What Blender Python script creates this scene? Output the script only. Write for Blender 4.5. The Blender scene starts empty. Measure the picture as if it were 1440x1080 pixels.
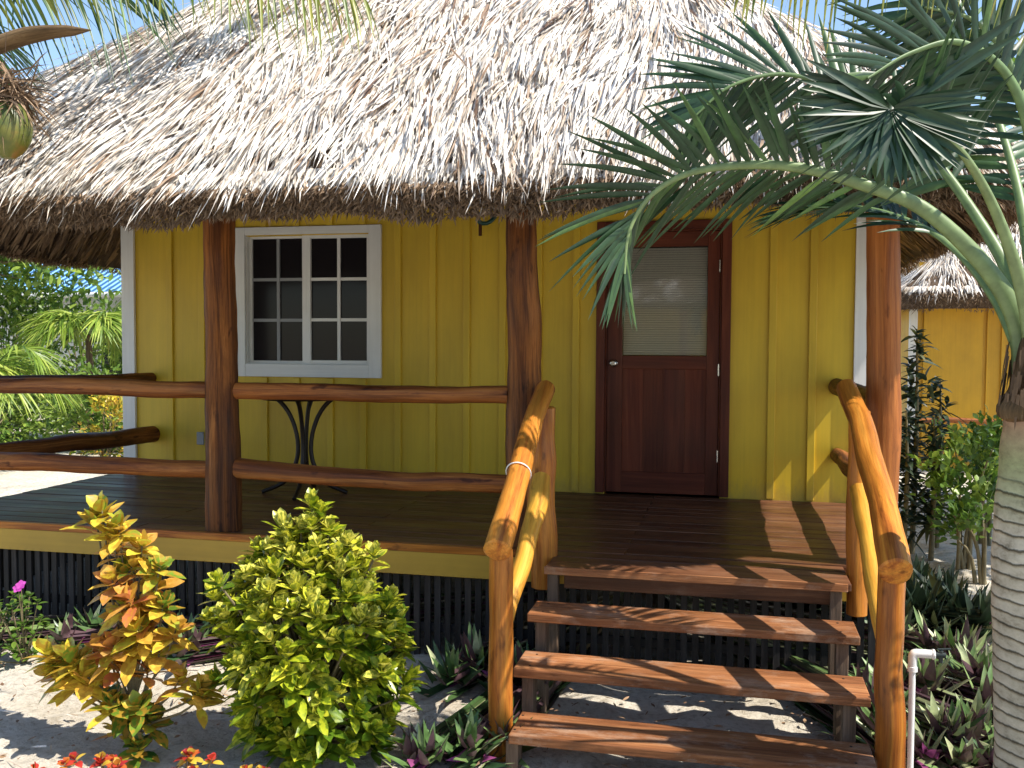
import bpy, math, random
import numpy as np
from mathutils import Matrix, Vector
R = math.radians
rng = np.random.default_rng(7)
random.seed(7)
sc = bpy.context.scene
COL = sc.collection

# ------------------------------------------------------------------ camera, sky, sun, exposure
f_px, yaw, pitch, roll = 1348.07, .2267, .0437, .0052
fw = Vector((-math.sin(yaw)*math.cos(pitch), math.cos(yaw)*math.cos(pitch), -math.sin(pitch)))
rt = Vector((math.cos(yaw), math.sin(yaw), 0)); up = rt.cross(fw)
r2 = rt*math.cos(roll) + up*math.sin(roll); u2 = r2.cross(fw)
cd = bpy.data.cameras.new('camera'); cam = bpy.data.objects.new('camera', cd); COL.objects.link(cam)
cd.sensor_width = 36; cd.lens = f_px/1440*36; cd.clip_end = 2000; cd.clip_start = .05
M = Matrix.Identity(4)
for i in range(3):
    M[i][0], M[i][1], M[i][2] = r2[i], u2[i], -fw[i]
M.translation = (.6799, -7.4753, 1.8651)
cam.matrix_world = M; sc.camera = cam

SUN = Vector((.72, -.14, 1)).normalized()
w = bpy.data.worlds.new('World'); sc.world = w; w.use_nodes = True
nt = w.node_tree; bg = nt.nodes['Background']
sky = nt.nodes.new('ShaderNodeTexSky'); sky.sky_type = 'NISHITA'; sky.sun_disc = False
sky.sun_elevation = math.asin(SUN.z); sky.sun_rotation = math.atan2(SUN.x, SUN.y)
sky.air_density = 1.0; sky.dust_density = .4; sky.ozone_density = 2
nt.links.new(sky.outputs[0], bg.inputs[0]); bg.inputs[1].default_value = .15
ld = bpy.data.lights.new('sun', 'SUN'); ld.energy = 5.0; ld.angle = R(.5); ld.color = (1, .94, .84)
so = bpy.data.objects.new('sun', ld); COL.objects.link(so)
so.rotation_mode = 'QUATERNION'; so.rotation_quaternion = SUN.to_track_quat('Z', 'Y')
sc.view_settings.view_transform = 'Standard'; sc.view_settings.look = 'None'
sc.view_settings.gamma = 1; sc.view_settings.exposure = .75

# ------------------------------------------------------------------ materials
MATS = {}
def newmat(name, rough=.6, spec=.5):
    m = bpy.data.materials.new(name); m.use_nodes = True
    n = m.node_tree.nodes; b = n['Principled BSDF']
    b.inputs['Roughness'].default_value = rough
    b.inputs['Specular IOR Level'].default_value = spec
    MATS[name] = m
    return m, n, m.node_tree.links, b
def N(n, t, **k):
    x = n.new(t)
    for a, v in k.items():
        if a.startswith('i_'): x.inputs[int(a[2:])].default_value = v
        else: setattr(x, a, v)
    return x
def ramp(n, pts):
    r = n.new('ShaderNodeValToRGB'); e = r.color_ramp.elements
    while len(e) < len(pts): e.new(.5)
    for q, (p, c) in zip(e, pts):
        q.position = p; q.color = (*c, 1)
    return r
def gc_node(n):
    a = n.new('ShaderNodeAttribute'); a.attribute_name = 'gc'; return a
def vary_node(n):
    a = n.new('ShaderNodeAttribute'); a.attribute_name = 'vary'; return a
def noise(n, l, vec, scale, sc3=(1, 1, 1), det=5, rough=.6, dist=0):
    mp = n.new('ShaderNodeMapping'); mp.inputs['Scale'].default_value = sc3
    l.new(vec, mp.inputs[0])
    t = n.new('ShaderNodeTexNoise'); t.inputs['Scale'].default_value = scale
    t.inputs['Detail'].default_value = det; t.inputs['Roughness'].default_value = rough
    t.inputs['Distortion'].default_value = dist
    l.new(mp.outputs[0], t.inputs['Vector'])
    return t
def bump(n, l, b, src, strength, dist=.01):
    bp = n.new('ShaderNodeBump'); bp.inputs['Strength'].default_value = strength
    bp.inputs['Distance'].default_value = dist
    l.new(src, bp.inputs['Height']); l.new(bp.outputs[0], b.inputs['Normal']); return bp
def mixc(n, l, fac, a, c, mode='MIX'):
    m = n.new('ShaderNodeMixRGB'); m.blend_type = mode
    for i, s in ((0, fac), (1, a), (2, c)):
        if hasattr(s, 'is_output'): l.new(s, m.inputs[i])
        else: m.inputs[i].default_value = s if i == 0 else (*s, 1)
    return m

def wood(name, pts, rough=.4, s=9, stretch=(1, 1, .07), bumps=.35, coat=0, knots=.0, streak=.6, dust=0):
    m, n, l, b = newmat(name, rough, .2)
    g = gc_node(n)
    a = noise(n, l, g.outputs['Vector'], s, stretch, 8, .72, 1.0)
    r = ramp(n, pts); l.new(a.outputs[0], r.inputs[0])
    big = noise(n, l, g.outputs['Vector'], 2.2, (1, 1, .5), 3)
    rb = ramp(n, [(.3, (.62, .58, .55)), (.7, (1.15, 1.1, 1.05))]); l.new(big.outputs[0], rb.inputs[0])
    c = mixc(n, l, 1.0, r.outputs[0], rb.outputs[0], 'MULTIPLY')
    v = vary_node(n); rv = ramp(n, [(0, (.7, .66, .62)), (1, (1.2, 1.2, 1.2))]); l.new(v.outputs['Fac'], rv.inputs[0])
    c2 = mixc(n, l, 1.0, c.outputs[0], rv.outputs[0], 'MULTIPLY')
    st = noise(n, l, g.outputs['Vector'], s*5, (1, 1, stretch[2]*.7), 6, .75, .3)
    rst = ramp(n, [(.34, (.5, .46, .42)), (.5, (.95, .93, .9)), (.68, (1.3, 1.25, 1.2))]); l.new(st.outputs[0], rst.inputs[0])
    out = mixc(n, l, streak, c2.outputs[0], rst.outputs[0], 'MULTIPLY')
    c2 = out
    if knots:
        k = noise(n, l, g.outputs['Vector'], 13, (1, 1, .35), 3, .6)
        rk = ramp(n, [(.30, (.2, .14, .12)), (.38, (1, 1, 1))]); l.new(k.outputs[0], rk.inputs[0])
        out = mixc(n, l, knots, c2.outputs[0], rk.outputs[0], 'MULTIPLY')
    if dust:
        du = noise(n, l, g.outputs['Vector'], 5, (1, 1, .5), 8, .8); rd = ramp(n, [(.50, (0, 0, 0)), (.72, (dust,)*3)]); l.new(du.outputs[0], rd.inputs[0])
        out = mixc(n, l, rd.outputs[0], out.outputs[0], (.50, .40, .30))
    l.new(out.outputs[0], b.inputs['Base Color'])
    fine = noise(n, l, g.outputs['Vector'], s*5, stretch, 6, .7)
    bump(n, l, b, fine.outputs[0], bumps, .009)
    b.inputs['Coat Weight'].default_value = coat; b.inputs['Coat Roughness'].default_value = .18
    rr = ramp(n, [(.3, (rough*.7,)*3), (.75, (min(1, rough*1.5),)*3)]); l.new(big.outputs[0], rr.inputs[0]); l.new(rr.outputs[0], b.inputs['Roughness'])
    return m
wood('log_orange', [(.3, (.13, .03, .006)), (.42, (.40, .13, .022)), (.55, (.60, .24, .035)), (.75, (.74, .38, .07))], .40, 9, bumps=.5, coat=.2, knots=.7, streak=.7)
wood('log_yellow', [(.3, (.45, .17, .03)), (.45, (.68, .34, .045)), (.7, (.80, .50, .08))], .42, 9, bumps=.4, coat=.15, knots=.5, streak=.6)
wood('log_dark', [(.30, (.03, .012, .007)), (.43, (.10, .034, .010)), (.55, (.23, .085, .019)), (.7, (.45, .19, .05))], .6, 14, (1, 1, .045), 1, coat=.05, knots=.8, streak=.9)
wood('log_red', [(.30, (.14, .042, .012)), (.43, (.30, .10, .024)), (.55, (.42, .155, .036)), (.7, (.54, .23, .06))], .5, 10, (1, 1, .06), .6, coat=.08, knots=.7, streak=.5)
wood('deck_wood', [(.3, (.05, .022, .012)), (.5, (.125, .054, .027)), (.7, (.22, .105, .052))], .42, 10, (1, 1, .06), .3, coat=.12, dust=.12)
wood('tread_wood', [(.3, (.10, .038, .018)), (.5, (.27, .115, .048)), (.7, (.46, .23, .105))], .5, 11, (1, 1, .05), .6, knots=.5, streak=.8, dust=.55)
wood('stringer_wood', [(.3, (.07, .05, .035)), (.5, (.16, .115, .085)), (.7, (.27, .2, .15))], .7, 11, (1, 1, .07), .5)
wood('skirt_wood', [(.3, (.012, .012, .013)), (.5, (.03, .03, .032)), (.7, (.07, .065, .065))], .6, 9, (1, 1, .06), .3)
wood('door_wood', [(.3, (.075, .014, .008)), (.5, (.125, .032, .016)), (.7, (.19, .056, .026))], .5, 9, (1, 1, .05), .15, coat=.05, streak=.4)
wood('fibre', [(.3, (.05, .035, .02)), (.5, (.16, .11, .06)), (.7, (.3, .22, .13))], .9, 16, (1, 1, .1), .9)

def paint(name, col, rough=.5, grime=.12, bmp=.15):
    m, n, l, b = newmat(name, rough)
    g = gc_node(n)
    a = noise(n, l, g.outputs['Vector'], 1.6, (1, 1, .7), 6, .6)
    d = [c*(1-grime*2.2) for c in col]
    r = ramp(n, [(.3, tuple(d)), (.62, tuple(col))]); l.new(a.outputs[0], r.inputs[0])
    s = noise(n, l, g.outputs['Vector'], 40, (1, 1, .03), 4, .6)
    rs = ramp(n, [(.35, (.95, .95, .95)), (.6, (1.02, 1.02, 1.02))]); l.new(s.outputs[0], rs.inputs[0])
    c = mixc(n, l, 1.0, r.outputs[0], rs.outputs[0], 'MULTIPLY')
    k = noise(n, l, g.outputs['Vector'], 9, (1, 1, 1), 1, .3)
    rk = ramp(n, [(.205, (.35, .28, .2)), (.225, (1, 1, 1))]); l.new(k.outputs[0], rk.inputs[0])
    c2 = mixc(n, l, .8 if grime > .1 else 0, c.outputs[0], rk.outputs[0], 'MULTIPLY')
    if name == 'yellow_paint':
        ge = n.new('ShaderNodeNewGeometry'); sx = n.new('ShaderNodeSeparateXYZ'); l.new(ge.outputs['Position'], sx.inputs[0])
        dn = noise(n, l, ge.outputs['Position'], 14, (1, 1, .35), 7, .75)
        ad = n.new('ShaderNodeMath'); ad.operation = 'MULTIPLY_ADD'; ad.inputs[1].default_value = -.55; l.new(dn.outputs[0], ad.inputs[0]); l.new(sx.outputs[2], ad.inputs[2])
        mr = n.new('ShaderNodeMapRange'); mr.inputs[1].default_value = .40; mr.inputs[2].default_value = .56; mr.inputs[3].default_value = .38; mr.inputs[4].default_value = 0; l.new(ad.outputs[0], mr.inputs[0])
        c2 = mixc(n, l, mr.outputs[0], c2.outputs[0], (.22, .15, .06))
        ol_ = noise(n, l, ge.outputs['Position'], 2.1, (1, 1, .25), 5, .6); ro = ramp(n, [(.35, (.84, .82, .8)), (.6, (1.04, 1.04, 1.04))]); l.new(ol_.outputs[0], ro.inputs[0])
        c2 = mixc(n, l, 1, c2.outputs[0], ro.outputs[0], 'MULTIPLY')
    l.new(c2.outputs[0], b.inputs['Base Color'])
    bump(n, l, b, s.outputs[0], bmp, .003)
    return m
paint('yellow_paint', (.64, .43, .018), .5, .05)
paint('orange_yellow_paint', (.66, .36, .01), .5, .11)
paint('fascia_paint', (.50, .30, .032), .5, .13)
paint('sash_grey', (.26, .27, .28), .5, .05)
paint('white_paint', (.74, .74, .71), .5, .06)
paint('plaster', (.68, .67, .62), .8, .1)
paint('grey_box', (.3, .31, .31), .5, .05)
paint('pvc', (.78, .78, .76), .35, .05, .03)
m, n, l, b = newmat('dark_iron', .45); b.inputs['Base Color'].default_value = (.022, .014, .01, 1); b.inputs['Metallic'].default_value = .3
m, n, l, b = newmat('steel', .22); b.inputs['Base Color'].default_value = (.7, .68, .64, 1); b.inputs['Metallic'].default_value = 1
m, n, l, b = newmat('blue_green_plastic', .4); b.inputs['Base Color'].default_value = (.01, .06, .05, 1)
m, n, l, b = newmat('tap_plastic', .4); b.inputs['Base Color'].default_value = (.02, .03, .03, 1)
m, n, l, b = newmat('dark_glass', .10, .16); b.inputs['Base Color'].default_value = (.014, .012, .014, 1); b.inputs['IOR'].default_value = 1.5
m, n, l, b = newmat('near_black', .8, .2); b.inputs['Base Color'].default_value = (.02, .022, .03, 1)
m, n, l, b = newmat('door_glass', .03); b.inputs['Base Color'].default_value = (1, 1, 1, 1); b.inputs['Transmission Weight'].default_value = 1; b.inputs['IOR'].default_value = 1.6
m, n, l, b = newmat('blind', .6); b.inputs['Base Color'].default_value = (.55, .55, .47, 1)
m, n, l, b = newmat('concrete', .9)
g = gc_node(n); a = noise(n, l, g.outputs['Vector'], 12, det=8); r = ramp(n, [(.3, (.16, .155, .145)), (.7, (.34, .33, .31))]); l.new(a.outputs[0], r.inputs[0]); l.new(r.outputs[0], b.inputs['Base Color']); bump(n, l, b, a.outputs[0], .5, .01)

def tile_mat():
    m, n, l, b = newmat('blue_tiles', .35)
    g = gc_node(n); v = n.new('ShaderNodeTexWave'); v.bands_direction = 'X'; v.inputs['Scale'].default_value = 1.6
    l.new(g.outputs['Vector'], v.inputs['Vector'])
    r = ramp(n, [(.1, (.03, .10, .25)), (.55, (.12, .34, .62)), (.9, (.3, .55, .8))]); l.new(v.outputs[0], r.inputs[0])
    l.new(r.outputs[0], b.inputs['Base Color']); bump(n, l, b, v.outputs[0], .8, .05)
tile_mat()

def leafmat(name, pts, back=None, rough=.4, trans=.3, blotch=None, stripes=0, bl_scale=55):
    m, n, l, b = newmat(name, rough)
    v = vary_node(n); r = ramp(n, pts); l.new(v.outputs['Fac'], r.inputs[0]); out = r.outputs[0]
    g = gc_node(n)
    a = noise(n, l, g.outputs['Vector'], 18, (1, 1, 1), 3)
    ra = ramp(n, [(.3, (.72, .72, .72)), (.7, (1.18, 1.18, 1.18))]); l.new(a.outputs[0], ra.inputs[0])
    out = mixc(n, l, 1.0, out, ra.outputs[0], 'MULTIPLY').outputs[0]
    if blotch:
        k = noise(n, l, g.outputs['Vector'], bl_scale, (1, .6, 1), 2, .5)
        rk = ramp(n, [(.46, (0, 0, 0)), (.56, (1, 1, 1))]); l.new(k.outputs[0], rk.inputs[0])
        mu = n.new('ShaderNodeMath'); mu.operation = 'MULTIPLY'; mu.inputs[1].default_value = .75
        l.new(rk.outputs[0], mu.inputs[0])
        out = mixc(n, l, mu.outputs[0], out, blotch).outputs[0]
    if back:
        ge = n.new('ShaderNodeNewGeometry')
        out = mixc(n, l, ge.outputs['Backfacing'], out, back).outputs[0]
    l.new(out, b.inputs['Base Color'])
    tr = n.new('ShaderNodeBsdfTranslucent'); l.new(out, tr.inputs[0])
    mx = n.new('ShaderNodeMixShader'); mx.inputs[0].default_value = trans
    l.new(b.outputs[0], mx.inputs[1]); l.new(tr.outputs[0], mx.inputs[2])
    l.new(mx.outputs[0], n['Material Output'].inputs[0])
    return m
leafmat('palm_leaf', [(0, (.014, .038, .018)), (.5, (.03, .072, .028)), (.85, (.065, .135, .04)), (1, (.12, .21, .055))], rough=.40, trans=.25)
leafmat('palm_leaf_yellow', [(0, (.10, .16, .02)), (.5, (.26, .28, .04)), (1, (.45, .38, .07))], rough=.4, trans=.35)
leafmat('petiole', [(0, (.10, .17, .06)), (.5, (.15, .23, .08)), (1, (.24, .30, .13))], rough=.45, trans=.05)
leafmat('garden_palm_leaf', [(0, (.07, .14, .015)), (.5, (.24, .36, .04)), (1, (.52, .58, .12))], trans=.4)
leafmat('shrub_leaf', [(0, (.04, .09, .014)), (.5, (.12, .22, .03)), (1, (.32, .42, .07))], trans=.4)
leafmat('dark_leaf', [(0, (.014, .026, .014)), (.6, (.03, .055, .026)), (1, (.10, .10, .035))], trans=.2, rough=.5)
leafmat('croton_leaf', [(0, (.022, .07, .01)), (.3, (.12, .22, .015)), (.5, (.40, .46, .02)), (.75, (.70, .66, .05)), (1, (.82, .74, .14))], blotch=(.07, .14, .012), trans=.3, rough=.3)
leafmat('croton_red_leaf', [(0, (.03, .09, .012)), (.22, (.20, .32, .035)), (.42, (.82, .70, .07)), (.62, (.78, .48, .08)), (.8, (.60, .18, .07)), (1, (.74, .52, .16))], blotch=(.52, .27, .035), trans=.32, rough=.3, bl_scale=40)
leafmat('red_leaf', [(0, (.30, .02, .02)), (.5, (.55, .045, .03)), (.8, (.6, .16, .03)), (1, (.6, .42, .05))], trans=.3)
leafmat('oyster_leaf', [(0, (.03, .07, .026)), (.5, (.09, .17, .05)), (.8, (.20, .30, .10)), (1, (.48, .52, .28))], back=(.10, .055, .065), trans=.12, rough=.35)
leafmat('magenta_leaf', [(0, (.13, .025, .09)), (1, (.42, .10, .27))], trans=.25)
leafmat('petal', [(0, (.42, .03, .34)), (1, (.62, .10, .5))], trans=.3)
leafmat('stem', [(0, (.12, .10, .05)), (1, (.24, .19, .10))], trans=0, rough=.8)
leafmat('thatch', [(0, (.13, .07, .04)), (.10, (.32, .21, .13)), (.26, (.56, .46, .36)), (.5, (.76, .69, .60)), (1, (.86, .82, .76))], trans=.10, rough=.6)
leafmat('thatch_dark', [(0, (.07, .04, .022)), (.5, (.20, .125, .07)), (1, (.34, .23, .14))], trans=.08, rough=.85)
leafmat('dead_leaf', [(0, (.12, .06, .03)), (1, (.35, .22, .12))], trans=.1, rough=.8)
leafmat('grass_leaf', [(0, (.10, .16, .03)), (1, (.28, .34, .09))], trans=.4)

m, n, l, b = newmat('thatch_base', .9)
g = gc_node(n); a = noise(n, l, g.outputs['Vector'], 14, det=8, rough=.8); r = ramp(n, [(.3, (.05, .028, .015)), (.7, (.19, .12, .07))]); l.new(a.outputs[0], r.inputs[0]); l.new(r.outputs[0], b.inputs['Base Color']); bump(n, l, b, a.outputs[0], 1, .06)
m, n, l, b = newmat('sand', .95, .2)
g = gc_node(n); a = noise(n, l, g.outputs['Vector'], .8, det=9, rough=.65); r = ramp(n, [(.3, (.54, .47, .36)), (.55, (.70, .64, .54)), (.75, (.78, .73, .64))]); l.new(a.outputs[0], r.inputs[0])
k = noise(n, l, g.outputs['Vector'], 26, det=6, rough=.7); rk = ramp(n, [(.3, (.6, .56, .5)), (.52, (1, 1, 1))]); l.new(k.outputs[0], rk.inputs[0])
c = mixc(n, l, 1, r.outputs[0], rk.outputs[0], 'MULTIPLY'); l.new(c.outputs[0], b.inputs['Base Color'])
a2 = noise(n, l, g.outputs['Vector'], 9, det=9, rough=.75); bump(n, l, b, a2.outputs[0], 1, .05)

def trunk_mat():
    m, n, l, b = newmat('palm_trunk', .75)
    g = gc_node(n)
    sx = n.new('ShaderNodeSeparateXYZ'); l.new(g.outputs['Vector'], sx.inputs[0])
    dn = noise(n, l, g.outputs['Vector'], 3.2, (1, 1, 1), 6, .62)
    ma = n.new('ShaderNodeMath'); ma.operation = 'MULTIPLY_ADD'; ma.inputs[1].default_value = .07; l.new(dn.outputs[0], ma.inputs[0]); l.new(sx.outputs[2], ma.inputs[2])
    d = n.new('ShaderNodeMath'); d.operation = 'MULTIPLY'; d.inputs[1].default_value = 1/.047; l.new(ma.outputs[0], d.inputs[0])
    fr = n.new('ShaderNodeMath'); fr.operation = 'FRACT'; l.new(d.outputs[0], fr.inputs[0])
    rr = ramp(n, [(0, (.18, .16, .12)), (.09, (.22, .20, .15)), (.17, (1, 1, 1)), (.85, (.92, .92, .9)), (1, (.45, .42, .36))]); l.new(fr.outputs[0], rr.inputs[0])
    zr = ramp(n, [(0, (.42, .38, .30)), (.6, (.54, .49, .40)), (.66, (.42, .42, .27)), (.72, (.34, .36, .18)), (.80, (.42, .24, .15)), (.86, (.16, .22, .1))])
    zd = n.new('ShaderNodeMath'); zd.operation = 'MULTIPLY'; zd.inputs[1].default_value = .5; l.new(sx.outputs[2], zd.inputs[0]); l.new(zd.outputs[0], zr.inputs[0])
    st = noise(n, l, g.outputs['Vector'], 9, (1, 1, 1.6), 8, .75)
    rs = ramp(n, [(.32, (.42, .40, .34)), (.46, (.85, .84, .8)), (.62, (1.12, 1.12, 1.08))]); l.new(st.outputs[0], rs.inputs[0])
    c = mixc(n, l, 1, zr.outputs[0], rs.outputs[0], 'MULTIPLY'); 
    st2 = n.new('ShaderNodeMapRange'); st2.inputs[1].default_value = 1.34; st2.inputs[2].default_value = 1.42; st2.inputs[3].default_value = 1; st2.inputs[4].default_value = 0; l.new(sx.outputs[2], st2.inputs[0])
    c2 = mixc(n, l, st2.outputs[0], c.outputs[0], c.outputs[0]); mm = mixc(n, l, st2.outputs[0], (1, 1, 1), rr.outputs[0])
    c3 = mixc(n, l, 1, c.outputs[0], mm.outputs[0], 'MULTIPLY'); l.new(c3.outputs[0], b.inputs['Base Color'])
    bump(n, l, b, mm.outputs[0], .6, .01)
trunk_mat()
m, n, l, b = newmat('coconut_skin', .4); g = gc_node(n); a = noise(n, l, g.outputs['Vector'], 8, det=5); r = ramp(n, [(.35, (.05, .08, .015)), (.55, (.13, .13, .02)), (.7, (.24, .13, .03))]); l.new(a.outputs[0], r.inputs[0]); l.new(r.outputs[0], b.inputs['Base Color'])

# ------------------------------------------------------------------ mesh helpers
class MB:
    """collects vertices, faces, a per-vertex texture coordinate (gc) and a per-vertex variation value"""
    def __init__(s): s.v = []; s.f = []; s.g = []; s.c = []; s.n = 0; s.sm = []
    def add(s, v, f, g=None, c=.5, smooth=False):
        v = np.asarray(v, float).reshape(-1, 3); f = np.asarray(f, int)
        g = v if g is None else np.asarray(g, float).reshape(-1, 3)
        c = np.full(len(v), c) if np.isscalar(c) else np.asarray(c, float)
        s.v.append(v); s.g.append(g); s.c.append(c); s.f.append(f + s.n); s.sm.append(np.full(len(f), smooth)); s.n += len(v)
    def box(s, x0, x1, y0, y1, z0, z1, ax=2, c=.5):
        x0, x1 = sorted((x0, x1)); y0, y1 = sorted((y0, y1)); z0, z1 = sorted((z0, z1))
        v = np.array([[x, y, z] for x in (x0, x1) for y in (y0, y1) for z in (z0, z1)])
        f = [[0, 1, 3, 2], [4, 6, 7, 5], [0, 4, 5, 1], [2, 3, 7, 6], [0, 2, 6, 4], [1, 5, 7, 3]]
        g = np.roll(v, 2-ax, axis=1) + rng.uniform(-9, 9, 3)
        s.add(v, f, g, c)
    def obox(s, p0, p1, wd, th, upv=(0, 0, 1), c=.5):
        p0 = np.array(p0, float); p1 = np.array(p1, float); d = p1-p0; L = np.linalg.norm(d); d /= L
        sd = np.cross(d, upv); sd /= np.linalg.norm(sd); u = np.cross(sd, d)
        v = []; g = []
        for t in (0, 1):
            for a in (-.5, .5):
                for b_ in (-.5, .5):
                    v.append(p0+d*L*t+sd*a*wd+u*b_*th); g.append((a*wd, b_*th, L*t))
        f = [[0, 1, 3, 2], [4, 6, 7, 5], [0, 4, 5, 1], [2, 3, 7, 6], [0, 2, 6, 4], [1, 5, 7, 3]]
        s.add(v, f, np.array(g)+rng.uniform(-9, 9, 3), c)
    def build(s, name, mat, parent=None, bevel=0, recalc=False):
        me = bpy.data.meshes.new(name)
        V = np.concatenate(s.v); G = np.concatenate(s.g); C = np.concatenate(s.c)
        q = [f for f in s.f if f.ndim == 2 and len(f)]
        loops = np.concatenate([f.ravel() for f in q]); tot = np.concatenate([np.full(len(f), f.shape[1]) for f in q])
        me.vertices.add(len(V)); me.vertices.foreach_set('co', V.ravel())
        me.loops.add(len(loops)); me.loops.foreach_set('vertex_index', loops.astype(np.int32))
        me.polygons.add(len(tot)); st = np.concatenate([[0], np.cumsum(tot)[:-1]])
        me.polygons.foreach_set('loop_start', st.astype(np.int32)); me.polygons.foreach_set('loop_total', tot.astype(np.int32))
        me.polygons.foreach_set('use_smooth', np.concatenate(s.sm))
        me.update(calc_edges=True)
        a = me.attributes.new('gc', 'FLOAT_VECTOR', 'POINT'); a.data.foreach_set('vector', G.ravel())
        a = me.attributes.new('vary', 'FLOAT', 'POINT'); a.data.foreach_set('value', C)
        me.materials.append(MATS[mat]); me.validate()
        o = bpy.data.objects.new(name, me); COL.objects.link(o)
        if parent: 
            o.parent = parent; o.matrix_parent_inverse = Matrix.Translation(-world_loc(parent)); 
        if bevel:
            md = o.modifiers.new('bevel', 'BEVEL'); md.width = bevel; md.segments = 2; md.limit_method = 'ANGLE'
        return o
def world_loc(o):
    p = Vector((0, 0, 0))          # meshes are built in world coordinates, so only empties carry an offset
    if o.type == 'MESH': return p
    while o is not None:
        p += o.location; o = o.parent
    return p
def empty(name, loc=(0, 0, 0), parent=None):
    o = bpy.data.objects.new(name, None); COL.objects.link(o); o.location = loc; o.empty_display_size = .2
    if parent:
        o.parent = parent; o.location = Vector(loc) - world_loc(parent)
    return o
def tag(o, label=None, cat=None, group=None, kind=None):
    if label: o['label'] = label
    if cat: o['category'] = cat
    if group: o['group'] = group
    if kind: o['kind'] = kind
    return o
def boxobj(name, mat, parent, *bx, ax=2, bevel=.003):
    mb = MB()
    for q in bx: mb.box(*q, ax=ax)
    return mb.build(name, mat, parent, bevel)

def spline(P, n):
    P = np.asarray(P, float); Q = np.vstack([2*P[0]-P[1], P, 2*P[-1]-P[-2]])
    t = np.linspace(0, len(P)-1-1e-6, n); i = t.astype(int); u = (t-i)[:, None]
    a, b, c, d = Q[i], Q[i+1], Q[i+2], Q[i+3]
    return .5*((2*b)+(-a+c)*u+(2*a-5*b+4*c-d)*u**2+(-a+3*b-3*c+d)*u**3)
def frames(P):
    T = np.gradient(P, axis=0); T /= np.linalg.norm(T, axis=1)[:, None]
    u = np.array([0, 0, 1.]) if abs(T[0][2]) < .85 else np.array([0, 1., 0])
    S = []; 
    for t in T:
        s_ = np.cross(t, u); s_ /= np.linalg.norm(s_); u = np.cross(s_, t); S.append((s_, u.copy()))
    return T, np.array([x[0] for x in S]), np.array([x[1] for x in S])
def tube(mb, P, r, seg=14, cap=True, lump=0, c=.5, bevel_end=0, flat=1.0):
    P = np.asarray(P, float); n = len(P); r = np.broadcast_to(np.asarray(r, float), (n,)).copy()
    T, S, U = frames(P)
    th = np.linspace(0, 2*np.pi, seg, endpoint=False)
    L = np.concatenate([[0], np.cumsum(np.linalg.norm(np.diff(P, axis=0), axis=1))])
    ph = rng.uniform(0, 6, 6); off = rng.uniform(-9, 9, 3)
    v = np.zeros((n, seg, 3)); g = np.zeros((n, seg, 3))
    for i in range(n):
        rr = r[i]*(1+lump*(np.sin(2*th+ph[0]+L[i]*3)*.5+np.sin(3*th+ph[1]-L[i]*5)*.35+np.sin(L[i]*9+ph[2]+th)*.4))
        if lump: rr = rr*(1+lump*.35*np.sin(th*5+ph[3]+L[i]*1.3)+lump*.25*np.sin(th*9+ph[4]-L[i]*2.1)+lump*.3*np.sin(L[i]*31+3*np.sin(th+ph[5])))
        v[i] = P[i]+np.outer(np.cos(th)*rr, S[i])+np.outer(np.sin(th)*rr*flat, U[i])
        g[i] = np.stack([np.cos(th)*r.mean(), np.sin(th)*r.mean(), np.full(seg, L[i])], 1)+off
    f = []
    for i in range(n-1):
        for j in range(seg):
            k = (j+1) % seg; f.append([i*seg+j, i*seg+k, (i+1)*seg+k, (i+1)*seg+j])
    mb.add(v, f, g, c, True)
    if cap:
        for i, sg in ((0, -1), (n-1, 1)):
            ring = v[i]; ctr = P[i]
            inner = ctr+(ring-ctr)*.86+T[i]*sg*r[i]*.10
            vv = np.vstack([ring, inner, ctr[None]+T[i]*sg*r[i]*.11]); gg = np.vstack([g[i], g[i]*1.0, (g[i].mean(0))[None]])
            ff = []; 
            for j in range(seg):
                k = (j+1) % seg; ff.append([j, k, seg+k, seg+j][::sg])
            mb.add(vv, np.array(ff), gg, c, False)
            ff = [[seg+j, seg+(j+1) % seg, 2*seg][::sg] for j in range(seg)]
            mb.f.append(np.array(ff)+mb.n-len(vv)); mb.sm.append(np.zeros(len(ff), bool))
def logpiece(name, mat, parent, pts, r, lump=.035, n=26, wob=.008, seg=20, c=.5):
    n = int(n*2.2); seg = 30
    P = spline(pts, n); w_ = rng.normal(0, 1, (7, 3)); 
    wobv = spline(w_*wob, n); env = np.sin(np.linspace(0, np.pi, n))[:, None]
    P = P+wobv*env
    if np.isscalar(r): r = (r, r)
    rr = np.interp(np.linspace(0, 1, n), np.linspace(0, 1, len(r)), r)*(1+.04*spline(rng.normal(0, 1, (8, 3))*.6, n)[:, 0])
    mb = MB(); tube(mb, P, rr, seg, True, lump, c)
    return mb.build(name, mat, parent)

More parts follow.
